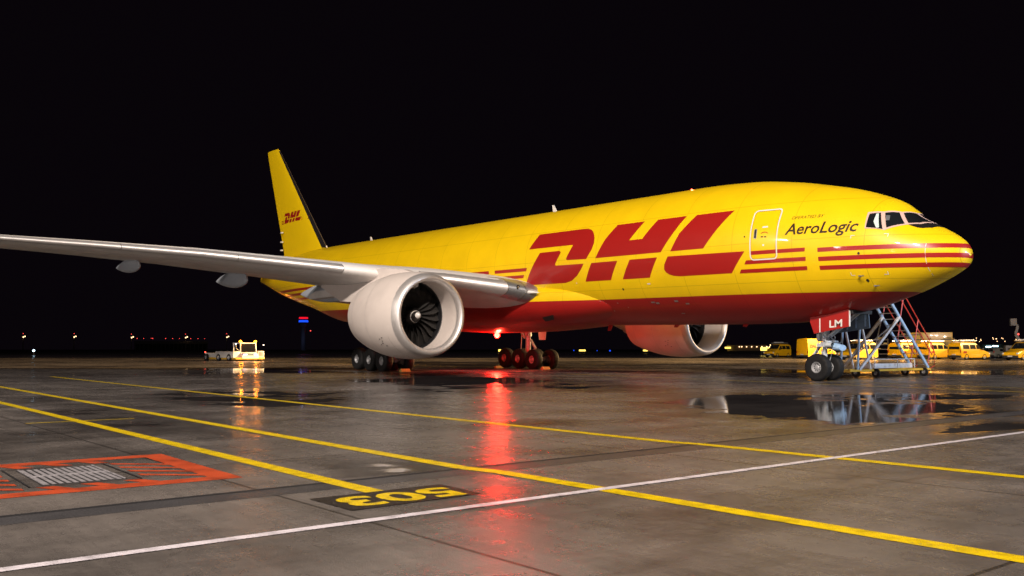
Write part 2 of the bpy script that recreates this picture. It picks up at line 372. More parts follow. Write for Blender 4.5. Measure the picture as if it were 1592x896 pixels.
def make_apron():
    gx = gridlines([(-230, -80, 6), (-80, -30, 1.0), (-30, 16, .3), (16, 60, 4), (60, 180, 20)])
    gy = gridlines([(-180, -60, 20), (-60, -34, 3), (-34, 0, .3), (0, 40, 1.0), (40, 190, 6)])
    X, Y = np.meshgrid(gx, gy, indexing='ij'); Wt = np.zeros_like(X)
    for pl, amp in PUD:
        q = np.array(pl); n = len(q); dmin = np.full(X.shape, 1e9); ins = np.zeros(X.shape, bool)
        for i in range(n):
            a = q[i]; b_ = q[(i+1) % n]; e = b_-a; t = np.clip(((X-a[0])*e[0]+(Y-a[1])*e[1])/(e@e), 0, 1)
            dmin = np.minimum(dmin, np.hypot(X-a[0]-t*e[0], Y-a[1]-t*e[1]))
            c = ((a[1] > Y) != (b_[1] > Y)) & (X < (b_[0]-a[0])*(Y-a[1])/(b_[1]-a[1]+1e-12)+a[0]); ins ^= c
        sz = math.sqrt(abs(sum(q[i][0]*q[(i+1) % n][1]-q[(i+1) % n][0]*q[i][1] for i in range(n)))/2)
        sd = np.where(ins, dmin, -dmin)/(sz*.18); Wt = np.maximum(Wt, amp*np.clip(.5+.5*sd, 0, 1))
    # the hard stand drains away from the camera side: driest close to it
    D_ = np.hypot(X-15.8, Y+32.7); Wt = np.maximum(Wt, 0) + .04*np.clip((D_-22)/25, 0, 1)
    nx, ny = X.shape; idx = np.arange(nx*ny).reshape(nx, ny)
    f = np.stack([idx[:-1, :-1], idx[1:, :-1], idx[1:, 1:], idx[:-1, 1:]], -1).reshape(-1, 4)
    me = bpy.data.meshes.new('apron'); me.from_pydata(np.stack([X.ravel(), Y.ravel(), np.zeros(X.size)], 1).tolist(), [], f.tolist())
    at = me.attributes.new('wet', 'FLOAT', 'POINT'); at.data.foreach_set('value', Wt.ravel().astype(np.float32))
    me.materials.append(MATS['wet_concrete']); o = bpy.data.objects.new('apron', me); col.objects.link(o)
    tag(o, 'wet concrete apron with puddles and slab joints under the aircraft', kind='structure')
make_apron()
mat('grass', (.018, .022, .010), .9, var=.4, vscale=.2)
tag(MB().quad((-6000, -3000, -.05), (3000, -3000, -.05), (3000, 6000, -.05), (-6000, 6000, -.05)).build('ground', 'grass', smooth=False), 'dark grass beyond the apron', kind='structure')

def strip(name, pts, wd, z, m, label, cat, group=None, step=None):
    mb = MB(); 
    for (a, b_) in zip(pts[:-1], pts[1:]):
        d = Vector((b_[0]-a[0], b_[1]-a[1])).normalized(); n = Vector((-d.y, d.x))*wd/2
        mb.quad((a[0]-n.x, a[1]-n.y, z), (b_[0]-n.x, b_[1]-n.y, z), (b_[0]+n.x, b_[1]+n.y, z), (a[0]+n.x, a[1]+n.y, z))
    o = mb.build(name, m, smooth=False); tag(o, label, kind='structure'); return o
strip('gutter', [(8.26, -36), (7.42, -12.5), (7.15, 40)], .42, .0015, 'gutter', 'darker gutter strip beside the slot drain', 'gutter')
strip('slot_drain', [(8.11, -36), (7.16, -12.5), (6.9, 40)], .085, .0025, 'joint', 'black slot drain line across the apron', 'drain')
G0 = 'painted lines on the apron'
strip('yellow_line', [(-60, -29.8), (-9, -28.85), (8.6, -28.62)], .19, .004, 'marking_yellow', 'yellow painted line ending at the stand number', 'line', G0)
strip('yellow_line', [(-60, -27.95), (-20, -27.25), (7.7, -27.06), (8.2, -26.95), (30, -26.55)], .20, .004, 'marking_yellow', 'long yellow line crossing the lower right corner', 'line', G0)
strip('yellow_line', [(-31, -23.35), (7.2, -23.28), (7.6, -23.17), (30, -22.75)], .20, .004, 'marking_yellow', 'yellow line running just in front of the engine', 'line', G0)
strip('yellow_line', [(-20, -1.4), (20, -5.9)], .13, .004, 'marking_yellow', 'thin yellow line beside the nose wheels', 'line', G0)
strip('yellow_line', [(-6, -.2), (20, -3.3)], .10, .004, 'marking_yellow', 'thin yellow line behind the nose wheels', 'line', G0)
strip('yellow_line', [(-1.66, -29.6), (-1.73, -27.8)], .07, .006, 'marking_yellow', 'short thin yellow cross line at the left', 'line', G0)
strip('white_line', [(9.95, -36), (9.58, -22.5), (9.45, -17.9), (9.1, -5)], .11, .006, 'marking_white', 'white line across the apron in the foreground', 'line')

# stand number panel
mp = MATS['marking_black']; N, L = nt(mp); b = N['Principled BSDF']
tc = N.new('ShaderNodeTexCoord'); nz = N.new('ShaderNodeTexNoise'); nz.inputs['Scale'].default_value = 22; nz.inputs['Detail'].default_value = 8; nz.inputs['Roughness'].default_value = .75
L.new(tc.outputs['Object'], nz.inputs['Vector']); rp = N.new('ShaderNodeValToRGB'); rp.color_ramp.elements[0].position = .56; rp.color_ramp.elements[0].color = (.018, .015, .013, 1)
rp.color_ramp.elements[1].position = .72; rp.color_ramp.elements[1].color = (.13, .115, .10, 1); L.new(nz.outputs['Fac'], rp.inputs[0]); L.new(rp.outputs[0], b.inputs['Base Color'])
sn = empty('stand_number', (8.95, -28.59, 0)); tag(sn, 'black painted panel with yellow stand number 503', 'marking')
MB().quad((-.345, -.67, .006), (.375, -.65, .006), (.295, .65, .006), (-.385, .67, .006)).build('panel', 'marking_black', sn, smooth=False)
vs, fs = text_mesh('503', size=.74, bold=.022, xs=1.0, spacing=1.0)
# read from the far side of the line: text right = -y... glyph up = +x
x0, x1 = min(p[0] for p in vs), max(p[0] for p in vs); y0, y1 = min(p[1] for p in vs), max(p[1] for p in vs)
decal('digits', vs, fs, lambda x, y: Vector((-.23 + .50*(y-y0)/(y1-y0), -( -.57 + 1.12*(x-x0)/(x1-x0)), .008)), 'marking_yellow', sn, step=0)
# red hatched fuel hydrant marking
hm = empty('hydrant_marking', (5.7, -30.5, 0)); tag(hm, 'orange painted rectangle with hatching round the hydrant cover', 'marking')
def fr(x0, x1, y0, y1, wd, z, mb):
    mb.quad((x0,y0,z),(x1,y0,z),(x1,y0+wd,z),(x0,y0+wd,z)); mb.quad((x0,y1-wd,z),(x1,y1-wd,z),(x1,y1,z),(x0,y1,z))
    mb.quad((x0,y0+wd,z),(x0+wd,y0+wd,z),(x0+wd,y1-wd,z),(x0,y1-wd,z)); mb.quad((x1-wd,y0+wd,z),(x1,y0+wd,z),(x1,y1-wd,z),(x1-wd,y1-wd,z)); return mb
fr(-1.32, 1.28, -1.32, 1.31, .26, .003, MB()).build('border', 'marking_orange', hm, smooth=False)
mb = MB()
for k in range(-4, 5):
    for (ya, yb) in ((.56, 1.05), (-1.06, -.56)):
        xa = k*.36; pts = [(xa, ya), (xa+.14, ya), (xa+.14+.42, yb), (xa+.42, yb)]
        if min(p[0] for p in pts) > -1.06 and max(p[0] for p in pts) < 1.02: mb.quad(*[(p[0], p[1], .004) for p in pts])
for (xa, xb) in ((-1.06, -.78), (.78, 1.02)):
    for k in range(3): mb.quad((xa, -.45+k*.38, .004), (xb, -.33+k*.38, .004), (xb, -.17+k*.38, .004), (xa, -.29+k*.38, .004))
mb.build('hatching', 'marking_orange', hm, smooth=False)
hc = empty('hydrant_cover', (5.72, -30.5, 0)); tag(hc, 'ribbed metal cover plate set in the orange marking', 'cover')
mb = MB()
for k in range(11):
    y = -.345 + k*.064; mb.box(-.62, .64, y, y+.040, .004, .0072)
mb.box(-.63, .645, -.36, -.345, .004, .014); mb.box(-.63, .645, .355, .37, .004, .014); mb.box(-.02, .0, -.36, .37, .004, .015)
mb.build('plate', 'hatch_metal', hc, smooth=False)
fr(-.74, .74, -.50, .50, .02, .010, MB()).build('frame', 'joint', hc, smooth=False)
MB().box(-.64, .66, -.37, .38, .002, .006).build('bed', 'joint', hc, smooth=False)

# ================================================================ THE AIRCRAFT
PL = empty('cargo_aircraft', (-31.77, 0, 0)); PL.rotation_euler = (0, math.atan(.016), 0)
tag(PL, 'yellow twin engine cargo jet with red belly and large red lettering on wet apron', 'aircraft')
def A(a, y, z): return Vector((31.77 - a, y, z))
ct = [0, .15, .5, 1.0, 1.8, 2.6, 3.4, 4.4, 5.6, 7, 9, 11.5, 42, 46, 50, 54, 58, 61, 62.8]
fW = pchip(ct, [0, .45, .88, 1.28, 1.75, 2.1, 2.36, 2.6, 2.8, 2.96, 3.07, 3.1, 3.1, 3.05, 2.75, 2.15, 1.4, .75, .2])
fT = pchip(ct, [-.70, -.31, .04, .35, .82, 1.50, 1.85, 2.18, 2.467, 2.753, 3.006, 3.1, 3.1, 3.1, 3.08, 2.87, 2.5, 2.06, 1.59])
fB = pchip(ct, [-.70, -1.05, -1.29, -1.54, -1.89, -2.17, -2.43, -2.66, -2.891, -3.03, -3.09, -3.1, -3.1, -2.75, -1.88, -1.13, -.27, .5, .9])
def prof(a):
    T, B_, W_ = fT(a), fB(a), max(fW(a), .02)
    zm = -.70*max(1-a/8, 0)**1.5 if a < 12 else (0 if a < 42 else (T+B_)/2*.8)
    return T, B_, W_, zm
def spt(a, th):
    T, B_, W_, zm = prof(a); s = math.sin(th); c = math.cos(th)
    return A(a, W_*c, ZC + zm + ((T-zm) if s > 0 else (zm-B_))*s)
def snorm(a, th):
    e = 1e-3; da = spt(a+e, th)-spt(max(a-e, 0), th); dt = spt(a, th+e)-spt(a, th-e); n = da.cross(dt)
    if n.length < 1e-9: return Vector((1, 0, 0))
    n.normalize(); p = spt(a, th)
    if n.dot(p - A(a+.5, 0, ZC)) < 0: n = -n
    return n
def on_side(off):   # (a, z relative to the hull axis) on the starboard side
    def f(a, z):
        T, B_, W_, zm = prof(a); s = (z-zm)/((T-zm) if z > zm else (zm-B_)); s = max(-.9999, min(.9999, s)); th = math.pi - math.asin(s)
        th = -math.pi + (-(math.asin(s)))
        return spt(a, th) + snorm(a, th)*off
    return f
def on_at(off):     # (a, theta)
    return lambda a, th: spt(a, th) + snorm(a, th)*off
# note: theta = -pi - asin(s): cos = -1 side (y negative), sin(theta) = s
sta = [0.0, .012, .03, .06, .1, .15, .22, .3, .4, .52, .66, .82] + list(np.arange(1.0, 12, .25)) + list(np.arange(12, 42, 1.5)) + list(np.arange(42, 62.8, .5)) + [62.8]
mb = MB(); NS = 112
mb.loft([[spt(max(a, .004), 2*math.pi*k/NS) for k in range(NS)] for a in sta])
fus = mb.build('fuselage', 'hull', PL, angle=60)
# wing to body fairing
def fair(a):
    t = (a-15.5)/(39.5-15.5); e = max(0, math.sin(math.pi*min(1, max(0, t))))
    return e
mb = MB(); secs = []
for i in range(45):
    a = 15.5 + 24.0*i/44; e = fair(a)**.62; zc = -1.75; hw = 2.05 + 1.37*e; hh = .75 + 1.0*e; n = 40; sec = []
    for k in range(n):
        th = 2*math.pi*k/n; c, s = math.cos(th), math.sin(th); px = 2/2.7
        sec.append(A(a, hw*math.copysign(abs(c)**px, c), ZC + zc + (hh if s < 0 else .9+.2*e)*math.copysign(abs(s)**px, s)))
    secs.append(sec)
mb.loft(secs).build('belly_fairing', 'hull', PL, angle=60)
decal('air_inlet', *poly([(20.2, -2.75), (19.2, -2.62), (19.35, -2.86), (20.1, -2.95)]), lambda a, z: A(a, -3.03+(-2.6-z)*.75, ZC+z), 'black_paint', PL, step=0)

# --- livery
SD = .007
D_up = [(21.18,.77),(20.68,1.52),(17.35,1.52),(17.0,1.50),(16.72,1.42),(16.50,1.27),(16.32,1.0),(16.27,.72),(16.38,.42),(16.72,.0),(18.08,.03),(18.16,.06),(18.17,.13),(17.78,.72),(17.80,.76)]
D_lo = [(20.23,.53),(18.74,.53),(18.62,.47),(18.63,.41),(19.0,-.12),(18.96,-.19),(16.90,-.21),(17.12,-.47),(17.45,-.75),(17.9,-.97),(18.4,-1.06),(21.53,-1.06)]
H_up = [(16.08,.0),(15.55,.84),(14.98,1.50),(13.25,1.50),(13.92,.68),(13.12,.68),(12.44,1.50),(10.78,1.50),(11.31,.78),(11.92,.0)]
H_l1 = [(16.95,-1.06),(16.36,-.21),(14.61,-.21),(15.20,-1.06)]
H_l2 = [(14.43,-1.06),(13.82,-.21),(12.14,-.21),(12.74,-1.06)]
L_up = [(11.37,.0),(10.93,.75),(10.22,1.49),(8.30,1.49),(8.92,.76),(9.56,.0)]
L_lo = [(11.52,-.21),(7.52,-.25),(8.25,-1.08),(10.95,-1.08),(11.3,-1.05),(11.55,-.98),(11.72,-.88),(11.80,-.75),(11.76,-.55)]
LOGO = [D_up, D_lo, H_up, H_l1, H_l2, L_up, L_lo]
def merge(polys):
    vs = []; fs = []
    for p in polys: b0 = len(vs); vs += p; fs.append(tuple(range(b0, b0+len(p))))
    return vs, fs
for grp in ([D_up, D_lo], [H_up, H_l1, H_l2], [L_up, L_lo]):
    decal('logo_letter', *merge(grp), on_side(SD), 'red_paint', PL, .3)
def stripe(a0, a1, z0, z1, sh0=0, sh1=0): return [(a0, z0), (a1, z0), (a1+sh1, z1), (a0+sh0, z1)]
for (t, b_) in ((-.30, -.46), (-.64, -.80), (-.97, -1.125)):
    vs = []; fs = []
    # sweep across the nose in y instead: for every y, find the forward-most hull point at that height
    def nose_pt(y, z):
        lo, hi = 0.0, 6.0
        for _ in range(26):
            m_ = (lo+hi)/2; T, B_, W_, zm = prof(m_); h = (T-zm) if z > zm else (zm-B_)
            val = (y/max(W_, 1e-6))**2 + ((z-zm)/max(h, 1e-6))**2
            if val > 1: lo = m_
            else: hi = m_
        m_ = hi; T, B_, W_, zm = prof(m_); h = (T-zm) if z > zm else (zm-B_)
        n_ = Vector((1.1/max(m_, .05)**.5*.35, y/W_**2, (z-zm)/h**2)).normalized()
        return A(m_, y, ZC+z) + n_*.008
    ys = [-math.sin(math.pi/2*(1-i/70)) for i in range(71)]; ys = ys + [-y for y in ys[::-1][1:]]
    def ymax(z):
        T, B_, W_, zm = prof(4.46); s_ = (z-zm)/((T-zm) if z > zm else (zm-B_)); return W_*math.sqrt(1-s_*s_)
    for y in ys:
        for z in (t, (t+b_)/2, b_): vs.append(nose_pt(y*ymax(z), z))
    mbx = MB(); k = len(ys); fs = [(3*i+j, 3*i+j+1, 3*i+j+4, 3*i+j+3) for i in range(k-1) for j in range(2)]
    mbx.add(vs, fs); mbx.build('nose_stripe', 'red_paint', PL, angle=80)
for (t, b_, aL, sh) in ((-.265, -.41, 7.22, .04), (-.615, -.765, 7.48, .10), (-.96, -1.105, 7.78, .10)):
    decal('stripe', *poly(stripe(aL, 4.93, t, b_, sh, 0.02)), on_side(SD+.004), 'red_paint', PL, .3)
for (t, b_, sh) in ((-.18, -.35, .1), (-.53, -.69, .12), (-.88, -1.03, .1)):
    decal('stripe', *poly(stripe(24.0, 21.22 + (0 if t > -.3 else .28 if t > -.8 else .5), t, b_, 0, sh)), on_side(SD), 'red_paint', PL, .3)
    decal('stripe', *poly(stripe(60.5 if t > -.3 else 58.2 if t > -.8 else 55.5, 24.55, t, b_)), on_side(SD), 'red_paint', PL, .5)
# airline name
vs, fs = text_mesh('AeroLogic', size=.62, shear=.22, bold=.010)
x0, x1 = min(p[0] for p in vs), max(p[0] for p in vs); sx = 2.70/(x1-x0)
decal('airline_name', [(5.78-(p[0]-x0)*sx, .275 - .012*(p[0]-x0)*sx + p[1]*.98) for p in vs], fs, on_side(SD), 'text_dark', PL, .3)
vs, fs = text_mesh('OPERATED BY', size=.17, shear=.25, bold=-.001)
x0, x1 = min(p[0] for p in vs), max(p[0] for p in vs); sx = 1.22/(x1-x0)
decal('operator_caption', [(5.60-(p[0]-x0)*sx, .865 + .0*(p[0]-x0)*sx + p[1]) for p in vs], fs, on_side(SD), 'text_dark', PL, .3)
# crew door with white outline
def rrect(a0, a1, z0, z1, r, n=6):
    out = []
    for (cx, cz, s) in ((a1-r, z1-r, 0), (a0+r, z1-r, 90), (a0+r, z0+r, 180), (a1-r, z0+r, 270)):
        for k in range(n+1): t = R(s+90*k/n); out.append((cx+r*math.cos(t), cz+r*math.sin(t)))
    return out
def ring(name, a0, a1, z0, z1, r, wd, off, m, parent):
    o_ = rrect(a0, a1, z0, z1, r); i_ = rrect(a0+wd, a1-wd, z0+wd, z1-wd, max(r-wd, .02)); n = len(o_)
    return decal(name, o_+i_, [(k, (k+1) % n, n+(k+1) % n, n+k) for k in range(n)], on_side(off), m, parent, .25)
door = decal('crew_door', *poly(rrect(6.07, 7.28, -.64, 1.37, .17)), on_side(.009), 'yellow_paint', PL, .25)
ring('outline', 6.07, 7.28, -.64, 1.37, .17, .05, .017, 'white_paint', door)
ring('gap', 6.13, 7.22, -.58, 1.31, .12, .010, .014, 'text_dark', door)
decal('stripe', *poly(stripe(7.225, 6.125, -.265, -.415)), on_side(.013), 'red_paint', door, .3)
ring('handle', 6.97, 7.11, .21, .60, .03, .03, .014, 'steel', door)
decal('handle_pocket', *poly(rrect(7.0, 7.08, .24, .57, .02)), on_side(.013), 'dark', door, 0)
decal('placard', *poly(rrect(6.52, 6.76, .62, .68, .01)), on_side(.013), 'white_paint', door, 0)
arc = [(6.64+.17*math.cos(R(t)), .36+.10*math.sin(R(t))) for t in range(20, 165, 12)]; arc2 = [(6.64+.14*math.cos(R(t)), .36+.07*math.sin(R(t))) for t in range(164, 18, -12)]
decal('placard', *poly(arc+arc2), on_side(.013), 'red_paint', door, 0)
decal('placard', *merge([rrect(6.54, 6.64, .23, .28, .01), rrect(6.68, 6.78, .24, .29, .01)]), on_side(.013), 'text_dark', door, 0)
decal('placard', *poly(rrect(6.62, 6.70, -.10, -.03, .01)), on_side(.013), 'white_paint', door, 0)
# small marks and ports on the side
def th_of(a, y, z):
    T, B_, W_, zm = prof(a); s = (z-zm)/((T-zm) if z > zm else (zm-B_)); return math.atan2(max(-1, min(1, s)), y/W_)
for (a, z, r) in ((3.0, -.58, .045), (2.93, -1.55, .05), (7.53, .33, .035), (14.6, -1.5, .05)):
    decal('port', *poly([(a+r*math.cos(R(t)), z+r*1.1*math.sin(R(t))) for t in range(0, 360, 30)]), on_side(.011), 'dark', PL, 0)
for (a, z, sx_, sz_) in ((13.15,-2.12,.12,.06),(12.9,-2.16,.10,.07),(11.75,-2.10,.11,.07),(11.2,-2.22,.10,.06),(11.9,-2.62,.1,.04),(16.2,-2.1,.05,.04),(15.4,-2.1,.04,.04),(16.0,-2.45,.04,.03),(17.3,-2.2,.05,.05),(14.9,-2.3,.03,.03),(16.9,-2.2,.05,.05),(12.9,-1.32,.10,.05),(17.6,-1.10,.03,.05)):
    decal('service_panel', *poly(rrect(a-sx_, a+sx_, z-sz_/2, z+sz_/2, .015)), on_side(.011), 'steel' if z < -2 else 'white_paint', PL, 0)
for (a, z, s1, s2) in ((3.28,.09,1,1),(2.09,.10,-1,1),(3.40,-1.37,1,-1),(2.19,-1.36,-1,-1)):
    decal('jig_mark', *merge([[(a, z), (a-s1*.14, z), (a-s1*.14, z-.02*s2), (a, z-.02*s2)], [(a, z), (a-s1*.02, z), (a-s1*.02, z-s2*.12), (a, z-s2*.12)]]), on_side(.011), 'white_paint', PL, 0)
for (a, z) in ((3.10, -1.40), (2.77, -1.75)):
    p = on_side(0)(a, z); n = (p - A(a, 0, ZC+z)).normalized()
    MB().tube([p, p+n*.12, p+n*.15+Vector((.22, 0, .0))], [.035, .03, .018], 8).build('probe', 'steel', PL)
decal('radome_seam', *poly([(1.0, -.30), (.985, -.30), (1.03, -1.9), (1.045, -1.9)]), on_side(.0095), 'white_paint', PL, .2)

# cockpit glazing (both sides)
def TA(pts, sgn=1):
    out = []
    for (a, y, z) in pts:
        t = th_of(a, y, z)
        if t > 0: t = t - 2*math.pi
        out.append((a, t))
    return out
P1 = [(2.86,-1.72,.88),(2.55,-1.50,.92),(2.30,-1.83,.27),(2.83,-2.03,.36)]
P2 = [(2.44,-1.40,.915),(2.15,-.95,.935),(1.80,-1.195,.46),(2.02,-1.50,.40),(2.21,-1.73,.32)]
P3 = [(2.07,-.80,.925),(1.955,-.10,.93),(1.37,-.07,.50),(1.50,-.70,.485),(1.72,-1.07,.48)]
FR_ = [(2.94,-1.69,.95),(2.5,-1.42,.99),(2.12,-.80,.995),(1.99,0.0,1.0),(1.30,0.0,.47),(1.42,-.70,.442),(1.70,-1.13,.43),(1.99,-1.53,.35),(2.24,-1.80,.23),(2.86,-2.07,.325)]
BLK = [(1.32,0.0,.46),(1.04,0.0,.31),(1.10,-.55,.245),(1.28,-.87,.26),(1.42,-1.0,.295),(1.70,-1.12,.42),(1.42,-.70,.44)]
def win(side):
    f = (lambda off: on_at(off)) if side < 0 else (lambda off: (lambda a, t: Vector((1, -1, 1)) * on_at(off)(a, t)))
    decal('antiglare_panel', *poly(TA(BLK)), f(.006), 'black_paint', PL, .12)
    wf = decal('windshield_frame', *poly(TA(FR_)), f(.012), 'window_frame', PL, .12)
    for q in (P1, P2, P3): decal('pane', *poly(TA(q)), f(.020), 'glass', wf, .12)
    decal('sun_shade', *poly(TA([(2.66,-1.60,.87),(2.60,-1.55,.89),(2.42,-1.80,.31),(2.50,-1.87,.31),(2.64,-1.80,.55)])), f(.024), 'sun_shade', wf, .12)
    decal('headrest', *poly(TA([(2.38,-1.45,.80),(2.28,-1.35,.80),(2.22,-1.48,.58),(2.32,-1.56,.58)])), f(.024), 'steel', wf, .12)
win(-1); win(1)
# --- antennas and beacons on the hull
for (a, h, c) in ((22.52, .42, .35), (43.0, .32, .3), (50.2, .2, .2)):
    MB().prism([(a-c*.2, ZC+3.05), (a+c*.8, ZC+3.05), (a+c*1.1, ZC+3.1+h), (a+c*.75, ZC+3.1+h)], lambda p: A(p[0], -.025, p[1]), lambda p: A(p[0], .025, p[1])).build('antenna', 'white_paint', PL)
def lamp(name, loc, r, m, parent): return MB().lathe([(-r, .001)]+[(r*math.sin(R(t)), r*math.cos(R(t))) for t in range(-75, 90, 15)]+[(r, .001)], loc, 'z', 16).build(name, m, parent, angle=80)
lamp('beacon', A(12.9, 0, ZC+3.14), .075, 'red_lamp_small', PL)
lamp('beacon', A(27.75, -.1, ZC-3.64), .16, 'red_lamp', PL)
def point(name, loc, e, c, r=.1):
    ld = bpy.data.lights.new(name, 'POINT'); ld.energy = e; ld.color = c; ld.shadow_soft_size = r
    o = bpy.data.objects.new(name, ld); col.objects.link(o); o.location = loc; o.parent = PL; return o
point('beacon_glow', A(27.7, -.1, ZC-4.0), 520, (1, .03, .015), .12)
point('beacon_glow', A(12.9, 0, ZC+3.36), 25, (1, .08, .03), .05)

# --- fin
def foil(n=14, t=.10, cam=0.0):
    up = []; lo = []
    for i in range(n+1):
        x = .5*(1-math.cos(math.pi*i/n)); y = 5*t*(.2969*math.sqrt(x)-.1260*x-.3516*x*x+.2843*x**3-.1036*x**4)
        yc = cam*4*x*(1-x)
        up.append((x, yc+y)); lo.append((x, yc-y))
    return up[::-1] + lo[1:-1]   # TE(up) .. LE .. TE(lo)
fo = foil(14, .09)
def fin_sec(le, te, z): return [A(le+(te-le)*x, y*(te-le), z) for x, y in fo]
fin_st = [(48.8, 58.6, ZC+2.3), (50.35, 58.3, ZC+3.15), (59.1, 61.95, ZC+11.75), (59.55, 62.1, ZC+12.2), (59.95, 62.15, ZC+12.42), (60.9, 62.15, ZC+12.46)]
MB().loft([fin_sec(*s) for s in fin_st]).build('tail_fin', 'fin_paint', PL, angle=50)
up_ = [p for p in fo if p[0] < .05]
MB().loft([[A(le+(te-le)*x-.02, y*(te-le)*1.06, z) for x, y in up_] for le, te, z in fin_st[1:4]], close=False, cap=False).build('fin_leading_edge', 'black_paint', PL)
finy = lambda a, z: -(.045*(6.5-(z-9)*.2)) 
def on_fin(off):
    def f(a, z):
        zt = ZC+z; k = (zt-(ZC+3.15))/(8.6); le = 50.35+8.75*k; te = 58.3+3.65*k; x = min(.98, max(.02, (a-le)/(te-le))); t = .09
        y = 5*t*(.2969*math.sqrt(x)-.1260*x-.3516*x*x+.2843*x**3-.1036*x**4)*(te-le)
        return A(a, -y-off, zt)
    return f
sc = 3.6/14.0; fl = lambda p: (54.5+(p[0]-7.52)*sc, 5.72+(p[1]+1.06)*(.84/2.58))
decal('fin_logo', *merge([[fl(p) for p in q] for q in LOGO]), on_fin(.01), 'red_paint', PL, .5)
for q in [[(58.75, z), (58.2, z), (58.2, z-.05), (58.8, z-.05)] for z in (5.98, 5.87, 5.76)] + [[(54.5-.12*k, 5.98-.11*k), (53.3, 5.98-.11*k), (53.3, 5.93-.11*k), (54.5, 5.93-.11*k)] for k in range(3)]: decal('fin_stripe', *poly(q), on_fin(.01), 'red_paint', PL, 0)
for k, zz in enumerate((4.9, 4.1, 3.4)): MB().box(31.77-58.35, 31.77-58.1, -.36, -.2, ZC+zz, ZC+zz+.12).build('hinge', 'white_paint', PL)
# --- tailplanes
for s in (-1, 1):
    MB().loft([[A(le+(te-le)*x, s*yy, z+y*(te-le)) for x, y in fo] for (yy, le, te, z) in ((.6, 53.6, 60.3, 7.35), (1.8, 54.6, 60.6, 7.45), (10.7, 61.2, 63.4, 8.75))]).build('tailplane', 'wing_grey', PL, angle=50)
lamp('tail_light', A(62.9, 0, ZC+1.25), .06, 'white_lamp', PL)

# --- wings
WS = [(2.4,20.30,33.9,4.20,.125), (3.6,20.62,33.95,4.40,.13), (4.5,21.1,34.0,4.57,.125), (6.9,22.75,34.1,4.93,.12), (9.6,24.6,34.3,5.18,.115), (12,26.25,35.2,5.48,.11), (17,29.55,37.0,6.03,.105), (21,32.3,38.4,6.37,.10), (25,35.0,39.8,6.66,.10), (29,37.8,41.2,6.95,.095), (32.0,41.2,42.6,7.2,.09)]
def foil_b(xb, t=1.0, m=7, n=15):
    xs = [xb*(1-math.cos(math.pi/2*i/m)) for i in range(m+1)] + [xb+(1-xb)*(.5*(1-math.cos(math.pi*i/n))) for i in range(1, n+1)]
    yy = [5*t*(.2969*math.sqrt(x)-.1260*x-.3516*x*x+.2843*x**3-.1036*x**4) for x in xs]
    up = list(zip(xs, yy)); return up[::-1] + [(x, -y) for x, y in up[1:-1]]
LE_M, LE_N = 7, 15
